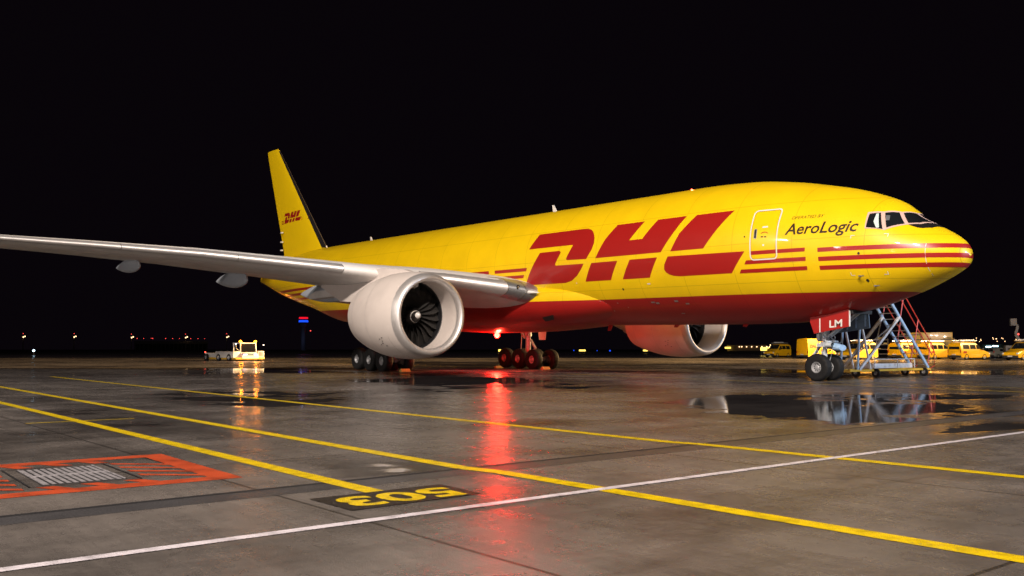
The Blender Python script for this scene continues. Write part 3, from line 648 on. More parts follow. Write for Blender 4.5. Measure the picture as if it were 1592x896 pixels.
for s in (-1, 1):
    def sec(st, ids):
        yy, le, te, z, t = st; c = te-le; keep = foil_b((.30 if yy > 4.6 else .75)/c); keep = [keep[i] for i in ids]
        return [A(le+c*x, s*yy, z + y*t*c*(1.0 if y > 0 else .95) - .10*x + .018*c*math.sin(math.pi*min(1, x*1.0))*.5) for (x, y) in keep]
    n = 2*(LE_M+LE_N); i0 = LE_N; i1 = LE_N+2*LE_M; LEk = list(range(i0, i1+1))
    WS2 = []
    for st_ in WS:
        if st_[0] == 6.9: WS2 += [tuple(p+(q-p)*.01 for p, q in zip(WS[2], WS[3])), tuple(p+(q-p)*.06 for p, q in zip(WS[2], WS[3]))]
        WS2.append(st_)
    full = [sec(st, range(n)) for st in WS2]
    mb = MB()
    ring_ = list(range(i1, n)) + list(range(0, i0+1))
    mb.loft([[q[i] for i in ring_] for q in full], close=False, cap=False)
    wing = mb.build('wing', 'wing_grey', PL, angle=50)
    tip = MB(); tip.add(full[-1], [tuple(range(n))]); tip.build('wingtip', 'bright_metal', wing)
    # bright leading edge in spanwise pieces with hairline gaps
    def lerp(a_, b_, t): return tuple(x+(y-x)*t for x, y in zip(a_, b_))
    def at(yy):
        for p, q in zip(WS[:-1], WS[1:]):
            if p[0] <= yy <= q[0]: return lerp(p, q, (yy-p[0])/(q[0]-p[0]))
    for (ya, yb) in ((2.4, 3.62), (3.64, 4.4), (4.42, 8.0), (8.02, 11.2), (11.22, 15.5), (15.52, 20.2), (20.22, 25), (25.02, 31.9)):
        yy = [ya] + [w_[0] for w_ in WS if ya < w_[0] < yb] + [yb]
        MB().loft([sec(at(y), LEk) for y in yy], close=False, cap=False).build('slat', 'wing_grey' if yb == 11.2 else ('steel' if yb < 4.5 else 'bright_metal'), wing, angle=60)
    # landing light in the root
    MB().lathe([(0, .001), (0, .10), (.02, .11), (.05, .10)], A(20.83, s*4.0, 4.58), 'x', 20, 1).build('landing_light', 'glass', wing)
    MB().lathe([(-.02, .05), (.02, .055), (.02, .001)], A(20.80, s*4.0, 4.58), 'x', 12, 1).build('landing_lamp', 'steel', wing)
    MB().loft([[A(20.15+.75*t_, s*(3.15+.45*t_) + s*.0, 4.31+.06*t_) + Vector((0, math.cos(R(k))*.17*t_**.6, math.sin(R(k))*.13*t_**.6)) for k in range(0, 360, 30)] for t_ in (.02, .15, .5, 1)]).build('root_cap', 'white_paint', wing)
    # flap track fairings
    for (yy, a0, a1, dz, r) in ((18.6, 34.2, 38.9, .48, .29), (13.4, 32.6, 37.5, .56, .36), (8.4, 30.2, 36.8, .62, .45)):
        st = at(yy); secs = []
        for i in range(17):
            t = i/16; rr = max(.01, (math.sin(math.pi*min(1, t**.72))**.75 if 0 < t < 1 else 0)); a = a0+(a1-a0)*t
            secs.append([A(a, s*yy + math.cos(2*math.pi*k/18)*r*.62*rr, st[3]-.28-dz*.6 + .12*t + math.sin(2*math.pi*k/18)*(r*1.15 if math.sin(2*math.pi*k/18) < 0 else r*1.5)*rr) for k in range(18)])
        MB().loft(secs).build('flap_fairing', 'fairing_grey', wing, angle=60)
    MB().tube([A(38.4, s*25.0, 6.3), A(38.6, s*25.0, 6.1), A(38.9, s*25.0, 6.08)], .04, 6).build('drain_mast', 'white_paint', wing)
    # inboard flap edge and gear bay beam
    MB().prism([(27.5, 4.62), (33.6, 4.5), (34.6, 4.2), (34.2, 4.05), (28.5, 4.2)], lambda p: A(p[0], s*6.4, p[1]-.1), lambda p: A(p[0], s*9.0, p[1]+.1)).build('flap', 'wing_grey', wing, bevel=.03)

# --- engines
ENG_A, ENG_Z = 20.04, 3.03
outer = [(.40,1.955),(.7,2.005),(1.3,2.06),(2.0,2.08),(2.8,2.05),(3.6,1.95),(4.4,1.79),(5.0,1.63),(5.35,1.52),(5.36,1.47),(4.6,1.46),(4.0,1.45)]
lipp = [(.40,1.955),(.26,1.92),(.16,1.885),(.07,1.84),(.02,1.78),(0,1.72),(.02,1.67),(.08,1.62),(.2,1.575),(.30,1.558)]
inlet = [(.30,1.558),(.5,1.55),(.8,1.56),(1.2,1.60),(1.5,1.63),(1.62,1.635)]
for s in (-1, 1):
    o_ = A(ENG_A, s*9.61, ENG_Z)
    en = MB().lathe(outer, o_, 'x', 72, -1).build('engine', 'nacelle_paint', PL, angle=50)
    MB().lathe(lipp, o_, 'x', 72, -1).build('inlet_lip', 'bright_metal', en, angle=60)
    MB().lathe(inlet, o_, 'x', 72, -1).build('inlet_duct', 'nacelle_paint', en, angle=60)
    MB().lathe([(1.62,1.635),(1.64,1.60),(1.80,1.60),(2.3,1.60)], o_, 'x', 72, -1).build('fan_case', 'dark', en)
    mb = MB()
    for k in range(22):
        a0 = 2*math.pi*k/22; vs = []; nr = 8
        for i in range(nr+1):
            r = .38 + (1.585-.38)*i/nr; tw = R(18+44*i/nr); ch = .42+.22*math.sin(math.pi*i/nr*.9); swp = .10*math.sin(math.pi*i/nr*1.3)
            for e in (-1, 0, 1):
                da = e*ch/2*math.sin(tw)/r; dx = 1.86 + e*ch/2*math.cos(tw)*.8 - swp + (.02 if e == 0 else 0)
                vs.append((o_[0]-dx, o_[1]+r*math.cos(a0+da), o_[2]+r*math.sin(a0+da)))
        mb.add(vs, [(3*i+j, 3*i+j+1, 3*i+j+4, 3*i+j+3) for i in range(nr) for j in range(2)])
    mb.build('fan', 'fan_metal', en, angle=60)
    MB().lathe([(2.25, .3), (2.25, 1.6)], o_, 'x', 48, -1).build('fan_backplate', 'fan_metal', en)
    MB().lathe([(1.17,.07),(1.25,.15),(1.40,.27),(1.60,.38),(1.80,.44),(2.2,.45)], o_, 'x', 32, -1).build('spinner', 'black_paint', en, angle=60)
    MB().lathe([(1.06,.001),(1.075,.03),(1.12,.09),(1.18,.13),(1.24,.15)], o_, 'x', 24, -1).build('spinner_tip', 'white_paint', en, angle=60)
    MB().lathe([(4.0,1.1),(5.2,1.02),(6.2,.78),(6.6,.68),(6.6,.60),(6.5,.55),(7.2,.40),(8.0,.12),(8.05,.001)], o_, 'x', 40, -1).build('core_nozzle', 'steel', en, angle=50)
    # hairline panel gaps round the cowl, spiral on the spinner
    for da, rr in ((2.6, 2.064), (4.4, 1.792)):
        MB().lathe([(da, rr+.003), (da+.014, rr+.002)], o_, 'x', 72, -1).build('cowl_gap', 'steel', en)
    sp = MB()
    for k in range(26):
        t = k/26; a0_ = 2*math.pi*t*1.25; a1_ = 2*math.pi*(t+1/26)*1.25
        def sq(a_, dx, tt):
            x_ = 1.20+.5*tt+dx; r_ = float(np.interp(x_, [1.17,1.25,1.40,1.60,1.80], [.07,.15,.27,.38,.44]))+.004; return (o_[0]-x_, o_[1]+r_*math.cos(a_), o_[2]+r_*math.sin(a_))
        w_ = .035*math.sin(math.pi*min(1, t+.25))
        sp.quad(sq(a0_, 0, t), sq(a1_, 0, t+1/26), sq(a1_, w_, t+1/26), sq(a0_, w_, t))
    sp.build('spinner_mark', 'white_paint', en)
    # pylon
    py = [(21.2, 4.98), (22.4, 5.25), (24.4, 5.42), (27.0, 5.40), (30.0, 5.1), (31.4, 4.75), (29.5, 4.12), (28.6, 3.86), (26.5, 3.75), (24.0, 3.8), (21.5, 4.4)]
    def pyl(p, q): 
        t = (p[0]-21.2)/10.2; h = .05 + .25*math.sin(math.pi*min(1, max(0, t*.85+.08)))
        return A(p[0], s*9.61 + q*h, p[1])
    MB().prism(py, lambda p: pyl(p, -1), lambda p: pyl(p, 1)).build('pylon', 'nacelle_paint', en, bevel=.03, angle=40)
    # strake on the cowl
    MB().prism([(21.3, 0), (22.9, 0), (22.9, .33), (22.3, .30)], lambda p: A(p[0], s*9.61 - s*(1.95+p[1])*math.cos(R(38)), ENG_Z+(1.95+p[1])*math.sin(R(38))), lambda p: A(p[0], s*9.61 - s*(1.95+p[1])*math.cos(R(38))+.02, ENG_Z+(1.95+p[1])*math.sin(R(38))+.02)).build('strake', 'nacelle_paint', en)
    # cowl split line and latches on the lower outboard side
    mb = MB()
    for k in range(26):
        a = ENG_A + .95 + .0*k; t0 = R(-150 + 3.2*k) ; t1 = R(-150+3.2*(k+1)); rr = 2.036
        f_ = lambda t, da: A(a+da, s*9.61 + rr*math.cos(t), ENG_Z + rr*math.sin(t))
        mb.quad(f_(t0, 0), f_(t1, 0), f_(t1, .012), f_(t0, .012))
    mb.build('cowl_seam', 'dark', en)
    for (da, t) in ((1.5, -136), (1.7, -140), (1.6, -144), (1.9, -138), (1.75, -147), (1.5, -149)):
        t = R(t); c_ = A(ENG_A+da, s*9.61+2.078*math.cos(t), ENG_Z+2.078*math.sin(t)); MB().box(c_[0]-.035, c_[0]+.035, c_[1]-.015, c_[1]+.015, c_[2]-.015, c_[2]+.015).build('cowl_latch', 'dark', en)

# --- landing gear
def wheel(mb, c, r, wd, side, rimr):
    # lathe about y; material 0 tyre, 1 rim
    h = wd/2
    mb.mi = 0; mb.lathe([(-h*.75, rimr), (-h*.95, rimr*1.12), (-h, r*.80), (-h*.93, r*.91), (-h*.72, r*.975), (-h*.4, r), (h*.4, r), (h*.72, r*.975), (h*.93, r*.91), (h, r*.80), (h*.95, rimr*1.12), (h*.75, rimr)], c, 'y', 40)
    for gy in (-.2, 0, .2):
        mb.lathe([(gy*wd-.008, r*1.0005), (gy*wd+.008, r*1.0005)], c, 'y', 40)
    for sd in (-1, 1):
        mb.mi = 1; mb.lathe([(sd*h*.75, rimr), (sd*h*.82, rimr*.93), (sd*h*.70, rimr*.86), (sd*h*.35, rimr*.66), (sd*h*.35, rimr*.5), (sd*h*.55, rimr*.36), (sd*h*.60, rimr*.2), (sd*h*.62, .001)], c, 'y', 32)
        mb.mi = 2
        for k in range(9):
            a = 2*math.pi*k/9; p = Vector((c[0]+rimr*.58*math.cos(a), c[1]+sd*h*.37, c[2]+rimr*.58*math.sin(a)))
            mb.tube([p, p+Vector((0, sd*.02, 0))], rimr*.075, 8)
    mb.mi = 0
for s in (-1, 1):
    g = MB()
    g.tube([A(31.9, s*5.3, 4.4), A(31.77, s*5.49, 2.1)], .24, 16); g.tube([A(31.77, s*5.49, 2.15), A(31.77, s*5.49, .72)], .17, 16)
    g.tube([A(30.2, s*5.49, .66), A(33.3, s*5.49, .66)], .13, 12)
    g.tube([A(31.6, s*5.3, 2.2), A(29.9, s*4.4, 4.1)], .09, 10); g.tube([A(31.8, s*5.3, 2.3), A(31.9, s*3.4, 3.6)], .10, 10); g.tube([A(32.0, s*5.4, 2.0), A(33.5, s*5.0, 3.9)], .07, 10)
    g.bar(A(31.5, s*5.49, 1.9), A(31.0, s*5.49, 1.35), .14, .08); g.bar(A(31.0, s*5.49, 1.35), A(31.4, s*5.49, .85), .14, .08)
    g.tube([A(31.3, s*5.25, 2.6), A(31.2, s*5.2, 1.0)], .025, 6); g.tube([A(32.2, s*5.3, 2.6), A(32.3, s*5.3, 1.0)], .03, 6)
    gear = g.build('main_gear', 'gear_grey', PL, angle=50)
    for i in (-1, 0, 1):
        ax = MB().tube([A(31.77+1.46*i, s*5.49-.75, .64), A(31.77+1.46*i, s*5.49+.75, .64)], .08, 10).tube([A(31.77+1.46*i, s*5.49-.5, .64), A(31.77+1.46*i, s*5.49-.25, .64)], .21, 14).tube([A(31.77+1.46*i, s*5.49+.25, .64), A(31.77+1.46*i, s*5.49+.5, .64)], .21, 14).build('axle', 'steel', gear)
        for q in (-1, 1):
            mb = MB(); wheel(mb, A(31.77+1.46*i, s*5.49+q*.70, .655+.016*1.46*i), .655, .50, q, .255); mb.build('wheel', ['rubber', 'rim', 'dark'], gear, angle=40)
    MB().prism([(30.5, 2.6), (29.9, 3.9), (31.6, 4.1), (31.2, 1.9), (30.6, 1.9)], lambda p: A(p[0], s*(5.95), p[1]), lambda p: A(p[0], s*6.0, p[1])).build('gear_door', 'white_paint', gear)
NZ = .41
g = MB()
g.tube([A(5.75, 0, ZC-2.6), A(5.85, 0, 2.0)], .15, 16); g.tube([A(5.85, 0, 2.05), A(5.89, 0, .95)], .10, 14); g.tube([A(5.89, -.40, .53+NZ), A(5.89, .40, .53+NZ)], .075, 12)
g.tube([A(5.65, -.12, 2.2), A(4.3, -.12, ZC-2.6)], .05, 8); g.tube([A(5.65, .12, 2.2), A(4.3, .12, ZC-2.6)], .05, 8)
g.tube([A(5.82, 0, 1.98), A(5.82, 0, 1.80)], .22, 16); g.box(31.77-6.05, 31.77-5.6, -.30, .30, 1.78, 1.92)
g.bar(A(6.05, 0, 1.85), A(6.38, 0, 1.42), .16, .06); g.bar(A(6.38, 0, 1.42), A(6.0, 0, 1.03), .14, .06)
for q in (-1, 1):
    g.tube([A(5.85, q*.18, 2.25), A(5.6, q*.34, 2.0), A(5.6, q*.30, 1.7)], .028, 6); g.tube([A(5.95, q*.10, 2.4), A(6.1, q*.2, 1.7), A(6.0, q*.1, 1.2)], .018, 6)
    g.tube([A(5.6, q*.30, 1.86), A(5.35, q*.30, 1.86)], .10, 12)
for (y_, c_) in ((-.22, .05), (.21, .12), (-.05, -.22), (.10, -.2)):
    g.tube([A(5.85-c_, y_, 2.6), A(5.80-c_*1.6, y_*1.5, 2.15), A(5.86-c_*1.3, y_*1.3, 1.6), A(5.88-c_*.6, y_, 1.15)], .016, 6)
g.tube([A(5.4, 0, 2.0), A(6.2, 0, 2.05)], .05, 8); g.tube([A(5.55, -.38, 1.98), A(5.55, .38, 1.98)], .055, 10); g.box(31.77-6.12, 31.77-5.98, -.2, .05, 2.05, 2.3)
ng = g.build('nose_gear', 'gear_grey', PL, angle=50)
for q in (-1, 1):
    MB().lathe([(0, .001), (0, .085), (.02, .09)], A(5.345, q*.30, 1.86), 'x', 16).build('taxi_light', 'glass', ng)
    mb = MB(); wheel(mb, A(5.89, q*.43, .545+NZ), .545, .37, q, .225); mb.build('wheel', ['rubber', 'rim', 'dark'], ng, angle=40)
MB().box(31.77-5.72, 31.77-5.5, -.16, .16, 1.72, 1.88).build('steering_unit', 'bumper', ng, bevel=.02)
MB().loft([[A(5.1, .05+.25*math.cos(R(k)), 1.75+.12*math.sin(R(k))) for k in range(0, 360, 30)], [A(5.4, .05+.32*math.cos(R(k)), 1.78+.16*math.sin(R(k))) for k in range(0, 360, 30)]]).build('taxi_lamp_housing', 'frame_blue', ng)
rd = MB().prism([(4.32, ZC-2.45), (6.05, ZC-2.6), (6.05, ZC-3.02), (5.86, ZC-3.50), (4.30, ZC-3.22)], lambda p: A(p[0], -.75, p[1]), lambda p: A(p[0], -.70, p[1])).build('nose_gear_door', 'red_paint', PL, smooth=False)
MB().prism([(5.62, ZC-2.9), (5.575, ZC-2.9), (5.57, ZC-3.45), (5.615, ZC-3.45)], lambda p: A(p[0], -.752, p[1]), lambda p: A(p[0], -.758, p[1])).build('door_stripe', 'white_paint', rd, smooth=False)
MB().box(31.77-4.32, 31.77-4.295, -.753, -.69, ZC-3.22, ZC-2.6).build('door_edge', 'white_paint', rd, smooth=False)
vs, fs = text_mesh('LM', size=.50, bold=.012)
x0, x1 = min(p[0] for p in vs), max(p[0] for p in vs)
decal('registration', [(5.17-(p[0]-x0)*.56/(x1-x0), -3.26 + .05*(p[0]-x0)/(x1-x0) + p[1]*.78) for p in vs], fs, lambda a, z: A(a, -.757, ZC+z), 'white_paint', rd, 0)
ld_ = MB().prism([(4.40, ZC-2.5), (5.95, ZC-2.6), (5.93, ZC-3.49), (4.33, ZC-3.26)], lambda p: A(p[0], .70, p[1]), lambda p: A(p[0], .75, p[1])).build('nose_gear_door', 'door_blue', PL, smooth=False)
for (a, z0_, z1_) in ((4.5, 2.62, 3.2), (4.9, 2.66, 3.27), (5.3, 2.7, 3.33)): MB().box(31.77-a-.03, 31.77-a+.03, .66, .70, ZC-z1_, ZC-z0_).build('rib', 'frame_blue', ld_, smooth=False)
MB().box(31.77-5.9, 31.77-4.4, .67, .70, ZC-2.98, ZC-2.93).build('rib', 'door_blue', ld_, smooth=False)
MB().box(31.77-6.3, 31.77-4.2, -.66, .66, ZC-2.72, ZC-2.58).build('gear_bay', 'dark', PL, smooth=False)
# under-hull aerials and drains
for (a, h) in ((18.0, .28), (13.5, .12), (9.5, .10)):
    MB().prism([(a, ZC-3.0), (a+.35, ZC-3.0), (a+.45, ZC-3.1-h), (a+.25, ZC-3.1-h)], lambda p: A(p[0], -.02, p[1]), lambda p: A(p[0], .02, p[1])).build('aerial', 'red_paint', PL)

# --- wheel chocks
ch = MB().prism([(-.14, 0), (.14, 0), (.03, .16), (-.03, .16)], lambda p: (p[0], -.3, p[1]), lambda p: (p[0], .3, p[1])).build('wheel_chock', 'chock', smooth=False)
ch.location = (-29.50, -5.3, 0); tag(ch, 'yellow wooden chock in front of the right main gear wheels', 'chock', 'wheel chocks')
for (x, y, lb) in ((-29.50, 5.1, 'yellow wooden chock in front of the left main gear wheels'), (-34.05, 4.8, 'wheel chock behind the rearmost wheel of the left main gear')):
    c = ch.copy(); col.objects.link(c); c.location = (x, y, 0); c['label'] = lb

# ================================================================ MAINTENANCE STAIRS (left side, at the crew door)
ST = empty('access_stairs', (-7.4, 7, 0)); tag(ST, 'blue and red steel access stairs on a yellow wheeled base behind the nose wheels', 'stairs')
def S(x, y, z): return Vector((x+7.4, y-7, z))
xa, xb = -7.02, -7.86
slope0, slope1 = (10.25, .38), (5.3, 5.05)
for x in (xa, xb):
    MB().bar(S(x, *slope0), S(x, *slope1), .07, .14).build('stringer', 'frame_blue', ST, smooth=False)
mb = MB()
for k in range(17):
    t = (k+.6)/17.5; y = slope0[0]+(slope1[0]-slope0[0])*t; z = slope0[1]+(slope1[1]-slope0[1])*t; mb.box(xb+7.4+.04, xa+7.4-.04, y-7-.11, y-7+.11, z-.015, z+.015)
mb.build('treads', 'steel', ST, smooth=False)
for x, xx in ((xa, xa+.02), (xb, xb-.02)):
    m = MB(); d = Vector((0, slope1[0]-slope0[0], slope1[1]-slope0[1]))
    for hgt, off in ((.62, 0), (1.12, 0)):
        m.tube([S(xx, slope0[0]+.35, slope0[1]+hgt+.0), S(xx, slope1[0]+.35, slope1[1]+hgt)], .026, 8)
    for t in (0.02, .25, .5, .75, .97):
        p = Vector(S(xx, *slope0)) + d*t; q = p + Vector((0, .35, 1.12)); m.tube([p, q], .024, 8)
        m.tube([q, q+Vector((0, -.0, -.0))+Vector((0, .001, 0))], .024, 6)
    m.tube([S(xx, slope0[0]+.35, slope0[1]+1.12), S(xx, slope0[0]+.55, slope0[1]+.75), S(xx, slope0[0]+.55, slope0[1]+.1), S(xx, slope0[0]+.1, slope0[1]-.05)], .026, 8)
    m.build('handrail', 'frame_red', ST)
for x in (xa, xb):
    MB().bar(S(x, 7.75, 2.78), S(x, 4.35, .36), .09, .12).build('brace', 'frame_white', ST, smooth=False)
    MB().bar(S(x, 4.5, 2.9), S(x, 4.22, .36), .07, .08).build('leg', 'frame_blue', ST, smooth=False)
    MB().bar(S(x, 4.4, 2.9), S(x, 5.25, .36), .07, .08).build('leg', 'frame_white', ST, smooth=False)
    MB().bar(S(x, 3.6, 4.9), S(x, 4.4, 2.6), .07, .08).build('leg', 'frame_blue', ST, smooth=False)
    MB().bar(S(x, 5.2, 4.9), S(x, 4.5, 2.6), .07, .08).build('leg', 'frame_white', ST, smooth=False)
m = MB(); m.bar(S(xa, 7.6, 2.6), S(xb, 5.2, .9), .04); m.bar(S(xb, 7.6, 2.6), S(xa, 5.6, 1.2), .04); m.bar(S(xa, 4.45, 2.7), S(xb, 4.45, 2.7), .06); m.bar(S(xa, 6.2, 1.7), S(xb, 6.2, 1.7), .05)
m.build('cross_brace', 'frame_white', ST, smooth=False)
MB().box(xb+7.4-.3, xa+7.4+.1, 3.5-7, 5.35-7, 4.92, 5.0).build('platform', 'steel', ST, smooth=False)
m = MB()
for x in (xa, xb): m.box(x+7.4-.04, x+7.4+.04, 3.6-7, 10.45-7, .28, .37)
for y in (3.6, 5.3, 7.5, 9.6): m.box(xb+7.4+.05, xa+7.4-.05, y-7, y-7+.09, .27, .37)
m.build('base_frame', 'frame_yellow', ST, smooth=False)
m = MB(); m.box(-.30, .28, -1.3, 2.0, .40, .62); m.build('toolbox_tray', 'frame_white', ST, bevel=.01)
m = MB(); m.bar(S(xa, 5.6, .82), S(xa, 9.0, .82), .03); m.bar(S(xa, 5.6, .4), S(xa, 5.6, .82), .03); m.bar(S(xa, 7.5, .4), S(xa, 7.5, .82), .03); m.bar(S(xa, 9.0, .4), S(xa, 9.0, .82), .03); m.build('tow_bar', 'frame_white', ST)
for (x, y) in ((xa+.08, 5.55), (xb-.08, 5.55), (xa+.05, 9.75), (xb-.05, 9.75)):
    m = MB(); wheel(m, Vector(S(x, y, .20)), .20, .11, 1, .09); m.tube([S(x, y, .2), S(x, y, .36)], .03, 8); m.build('wheel', ['rubber', 'rim', 'dark'], ST, angle=40)

# ================================================================ VEHICLES
def van(name, L_, H_, W_, kind, label, cat='van', group=None, paint='van_yellow', rack=True, logo=None):
    root = empty(name); tag(root, label, cat, group); wl = W_/2
    if kind == 'caddy': st = [(0, .32, .50, .55), (.04, .26, .62, .80), (.9, .24, .98, 1.02), (1.15, .24, 1.05, 1.10), (1.95, .22, 1.08, H_-.04), (2.3, .22, 1.08, H_), (L_-.35, .22, 1.08, H_), (L_-.05, .26, 1.06, H_-.12), (L_, .32, .95, 1.05)]
    elif kind == 'tall': st = [(0, .36, .60, .70), (.05, .28, .75, 1.0), (.75, .26, 1.15, 1.22), (.95, .26, 1.2, 1.3), (1.75, .26, 1.25, H_-.25), (2.2, .26, 1.25, H_), (L_-.2, .26, 1.25, H_), (L_-.03, .28, 1.25, H_-.1), (L_, .32, 1.2, H_-.25)]
    else: st = [(0, .30, .48, .52), (.05, .24, .60, .72), (1.0, .22, .88, .93), (1.2, .22, .92, .97), (1.95, .22, .95, H_-.05), (2.4, .22, .95, H_), (L_-.9, .22, .95, H_-.05), (L_-.15, .24, .92, 1.0), (L_, .32, .8, .88)]
    secs = []
    for (x, zb, zm, zt) in st:
        X = L_/2-x; inn = .16*max(0, (zt-zm))/(H_-1.08+.01) ; wb = wl*(.93 if x < .03 or x > L_-.02 else 1)
        half = [(wb*.93, zb), (wb, zb+.15 if zb+.15 < zm else zm), (wb, zm), (wb-inn, zt-.07 if zt-.07 > zm else zm+.005), (wb-inn-.13, zt)]
        secs.append([(X, -y, z) for y, z in half] + [(X, y, z) for y, z in half[::-1]])
    MB().loft(secs).build('body', paint, root, angle=30)
    dz = .012
    if kind == 'tall': rows = [(1.02, 1.95, 1.32, 1.95)]
    elif kind == 'caddy': rows = [(1.28, 2.05, 1.14, 1.60), (2.15, 3.0, 1.14, 1.60), (3.1, L_-.35, 1.14, 1.60)]
    else: rows = [(1.4, 2.2, 1.0, 1.36), (2.3, 3.2, 1.0, 1.36)]
    for sgn in (-1, 1):
        for k, (x0, x1, z0, z1) in enumerate(rows):
            z1 = min(z1, H_-.16); inn = .16/(H_-1.08+.01)
            yf = lambda z, zm=1.08 if kind == 'caddy' else (1.25 if kind == 'tall' else .95): wl - .16*max(0, z-zm)/(H_-zm)*((H_-zm)/(H_-1.08+.01)) + dz
            fx = x0+(.42 if k == 0 else .03)
            MB().quad((L_/2-x0, sgn*yf(z0), z0), (L_/2-x1, sgn*yf(z0), z0), (L_/2-x1+.03, sgn*yf(z1), z1), (L_/2-fx, sgn*yf(z1), z1)).build('side_window', 'glass', root, smooth=False)
    # windscreen, rear window
    i = 3; a_, b__ = st[3], st[4]
    def onws(t, y): x = a_[0]+(b__[0]-a_[0])*t; z = a_[3]+(b__[3]-a_[3])*t; return (L_/2-x+.02, y, z+.02)
    MB().quad(onws(.08, -wl*.80), onws(.08, wl*.80), onws(.92, wl*.70), onws(.92, -wl*.70)).build('windscreen', 'glass', root, smooth=False)
    zr0, zr1 = (1.5, 2.25) if kind == 'tall' else ((1.12, H_-.25) if kind == 'caddy' else (1.0, H_-.2))
    xr = lambda z: -L_/2 - .02 + (.04*max(0, z-1.05)/.5)
    MB().quad((xr(zr0), -wl*.75, zr0), (xr(zr0), wl*.75, zr0), (xr(zr1)+.03, wl*.68, zr1), (xr(zr1)+.03, -wl*.68, zr1)).build('rear_window', 'glass', root, smooth=False)
    MB().box(-L_/2-.05, -L_/2+.15, -wl*.95, wl*.95, .26, .48).build('rear_bumper', 'bumper', root, bevel=.03)
    MB().box(L_/2-.2, L_/2+.05, -wl*.95, wl*.95, .24, .50).build('front_bumper', 'bumper', root, bevel=.03)
    MB().box(L_/2+.05, L_/2+.065, -.26, .26, .36, .47).build('number_plate', 'white_paint', root, smooth=False)
    MB().box(-L_/2-.065, -L_/2-.05, -.26, .26, .5, .61).build('number_plate', 'white_paint', root, smooth=False)
    for sgn in (-1, 1):
        MB().box(L_/2-.16, L_/2-.0, sgn*wl*.88-.14, sgn*wl*.88+.08 if sgn < 0 else wl*.88+.08, .60, .76).build('headlight', 'frame_white', root, bevel=.03)
        MB().box(-L_/2-.01, -L_/2+.08, sgn*wl*.90-.06, sgn*wl*.90+.06, .75, 1.05).build('tail_light', 'red_paint', root, bevel=.01)
        MB().box(L_/2-1.35, L_/2-1.2, sgn*(wl+.10)-.10, sgn*(wl+.10)+.10, 1.05, 1.25).build('mirror', 'bumper', root, bevel=.02)
        for X in (L_/2-.85, -L_/2+.85):
            m = MB(); wheel(m, Vector((X, sgn*(wl-.10), .32)), .32, .22, sgn, .20); m.build('wheel', ['rubber', 'rim', 'dark'], root, angle=40)
    if rack:
        m = MB()
        for x in (L_/2-1.9, 0, -L_/2+.6): m.box(x-.04, x+.04, -wl*.8, wl*.8, H_+.08, H_+.12)
        for y in (-.55, 0, .5): m.tube([(L_/2-1.6, y, H_+.17), (-L_/2+.3, y, H_+.17)], .05, 6)
        m.build('roof_rack', 'steel', root)
        MB().box(-L_/2+.9, -L_/2+2.4, -wl*.5, wl*.2, H_+.22, H_+.30).build('ladder', 'frame_white', root)
    if logo:
        vs, fs = text_mesh('DHL', size=logo, shear=.3, bold=.03)
        x0, x1 = min(p[0] for p in vs), max(p[0] for p in vs); zz = 1.45 if kind == 'tall' else .72; xs0 = .4 if kind == 'tall' else .3
        decal('logo', vs, fs, lambda x, y: Vector((-L_/2+xs0+ (x-x0), -wl-.014, zz+y)), 'red_paint', root, 0)
    return root
GV = 'yellow vans parked in a row behind the stand'
proto = van('delivery_van', 4.4, 1.85, 1.8, 'caddy', 'x', group=GV, logo=.26)
PV = [(-76.3, 93.1, -1.524, 'yellow van leftmost of the row, facing the camera beside the tall box van'),
      (-47.0, 69.0, -1.661, 'yellow van facing the camera seen between the legs of the access stairs'),
      (-46.6, 79.3, 1.494, 'yellow van seen from behind through the upper steps of the access stairs'),
      (-44.2, 82.3, 1.358, 'yellow van seen from behind just right of the red stair handrail'),
      (-39.3, 80.6, 1.330, 'yellow van seen from behind, rightmost of the pair clear of the stairs'),
      (-32.9, 80.6, -1.750, 'yellow van facing the camera cut off by the right edge')]
for i, (x, y, rz, lb) in enumerate(PV):
    o = proto if i == 0 else copy_tree(proto)
    o.location = (x, y, 0); o.rotation_euler = (0, 0, rz); o['label'] = lb; o.scale = (1.12, 1.12, 1.14)
tv = van('box_van', 5.9, 2.75, 2.0, 'tall', 'tall yellow high roof van parked behind the nose gear', group=None, rack=False, logo=.7); tv.location = (-59.5, 78.9, 0); tv.rotation_euler = (0, 0, 1.50)
cr = van('parked_car', 4.3, 1.5, 1.75, 'car', 'low yellow car half hidden behind the nose wheels', cat='car', rack=False); cr.location = (-63.6, 93.2, 0); cr.rotation_euler = (0, 0, -1.794)
cg = van('parked_car', 4.4, 1.5, 1.8, 'car', 'dull pale estate car parked right of the yellow vans', cat='car', paint='van_white', rack=False); cg.location = (-46.4, 104.4, 0); cg.rotation_euler = (0, 0, 1.31)

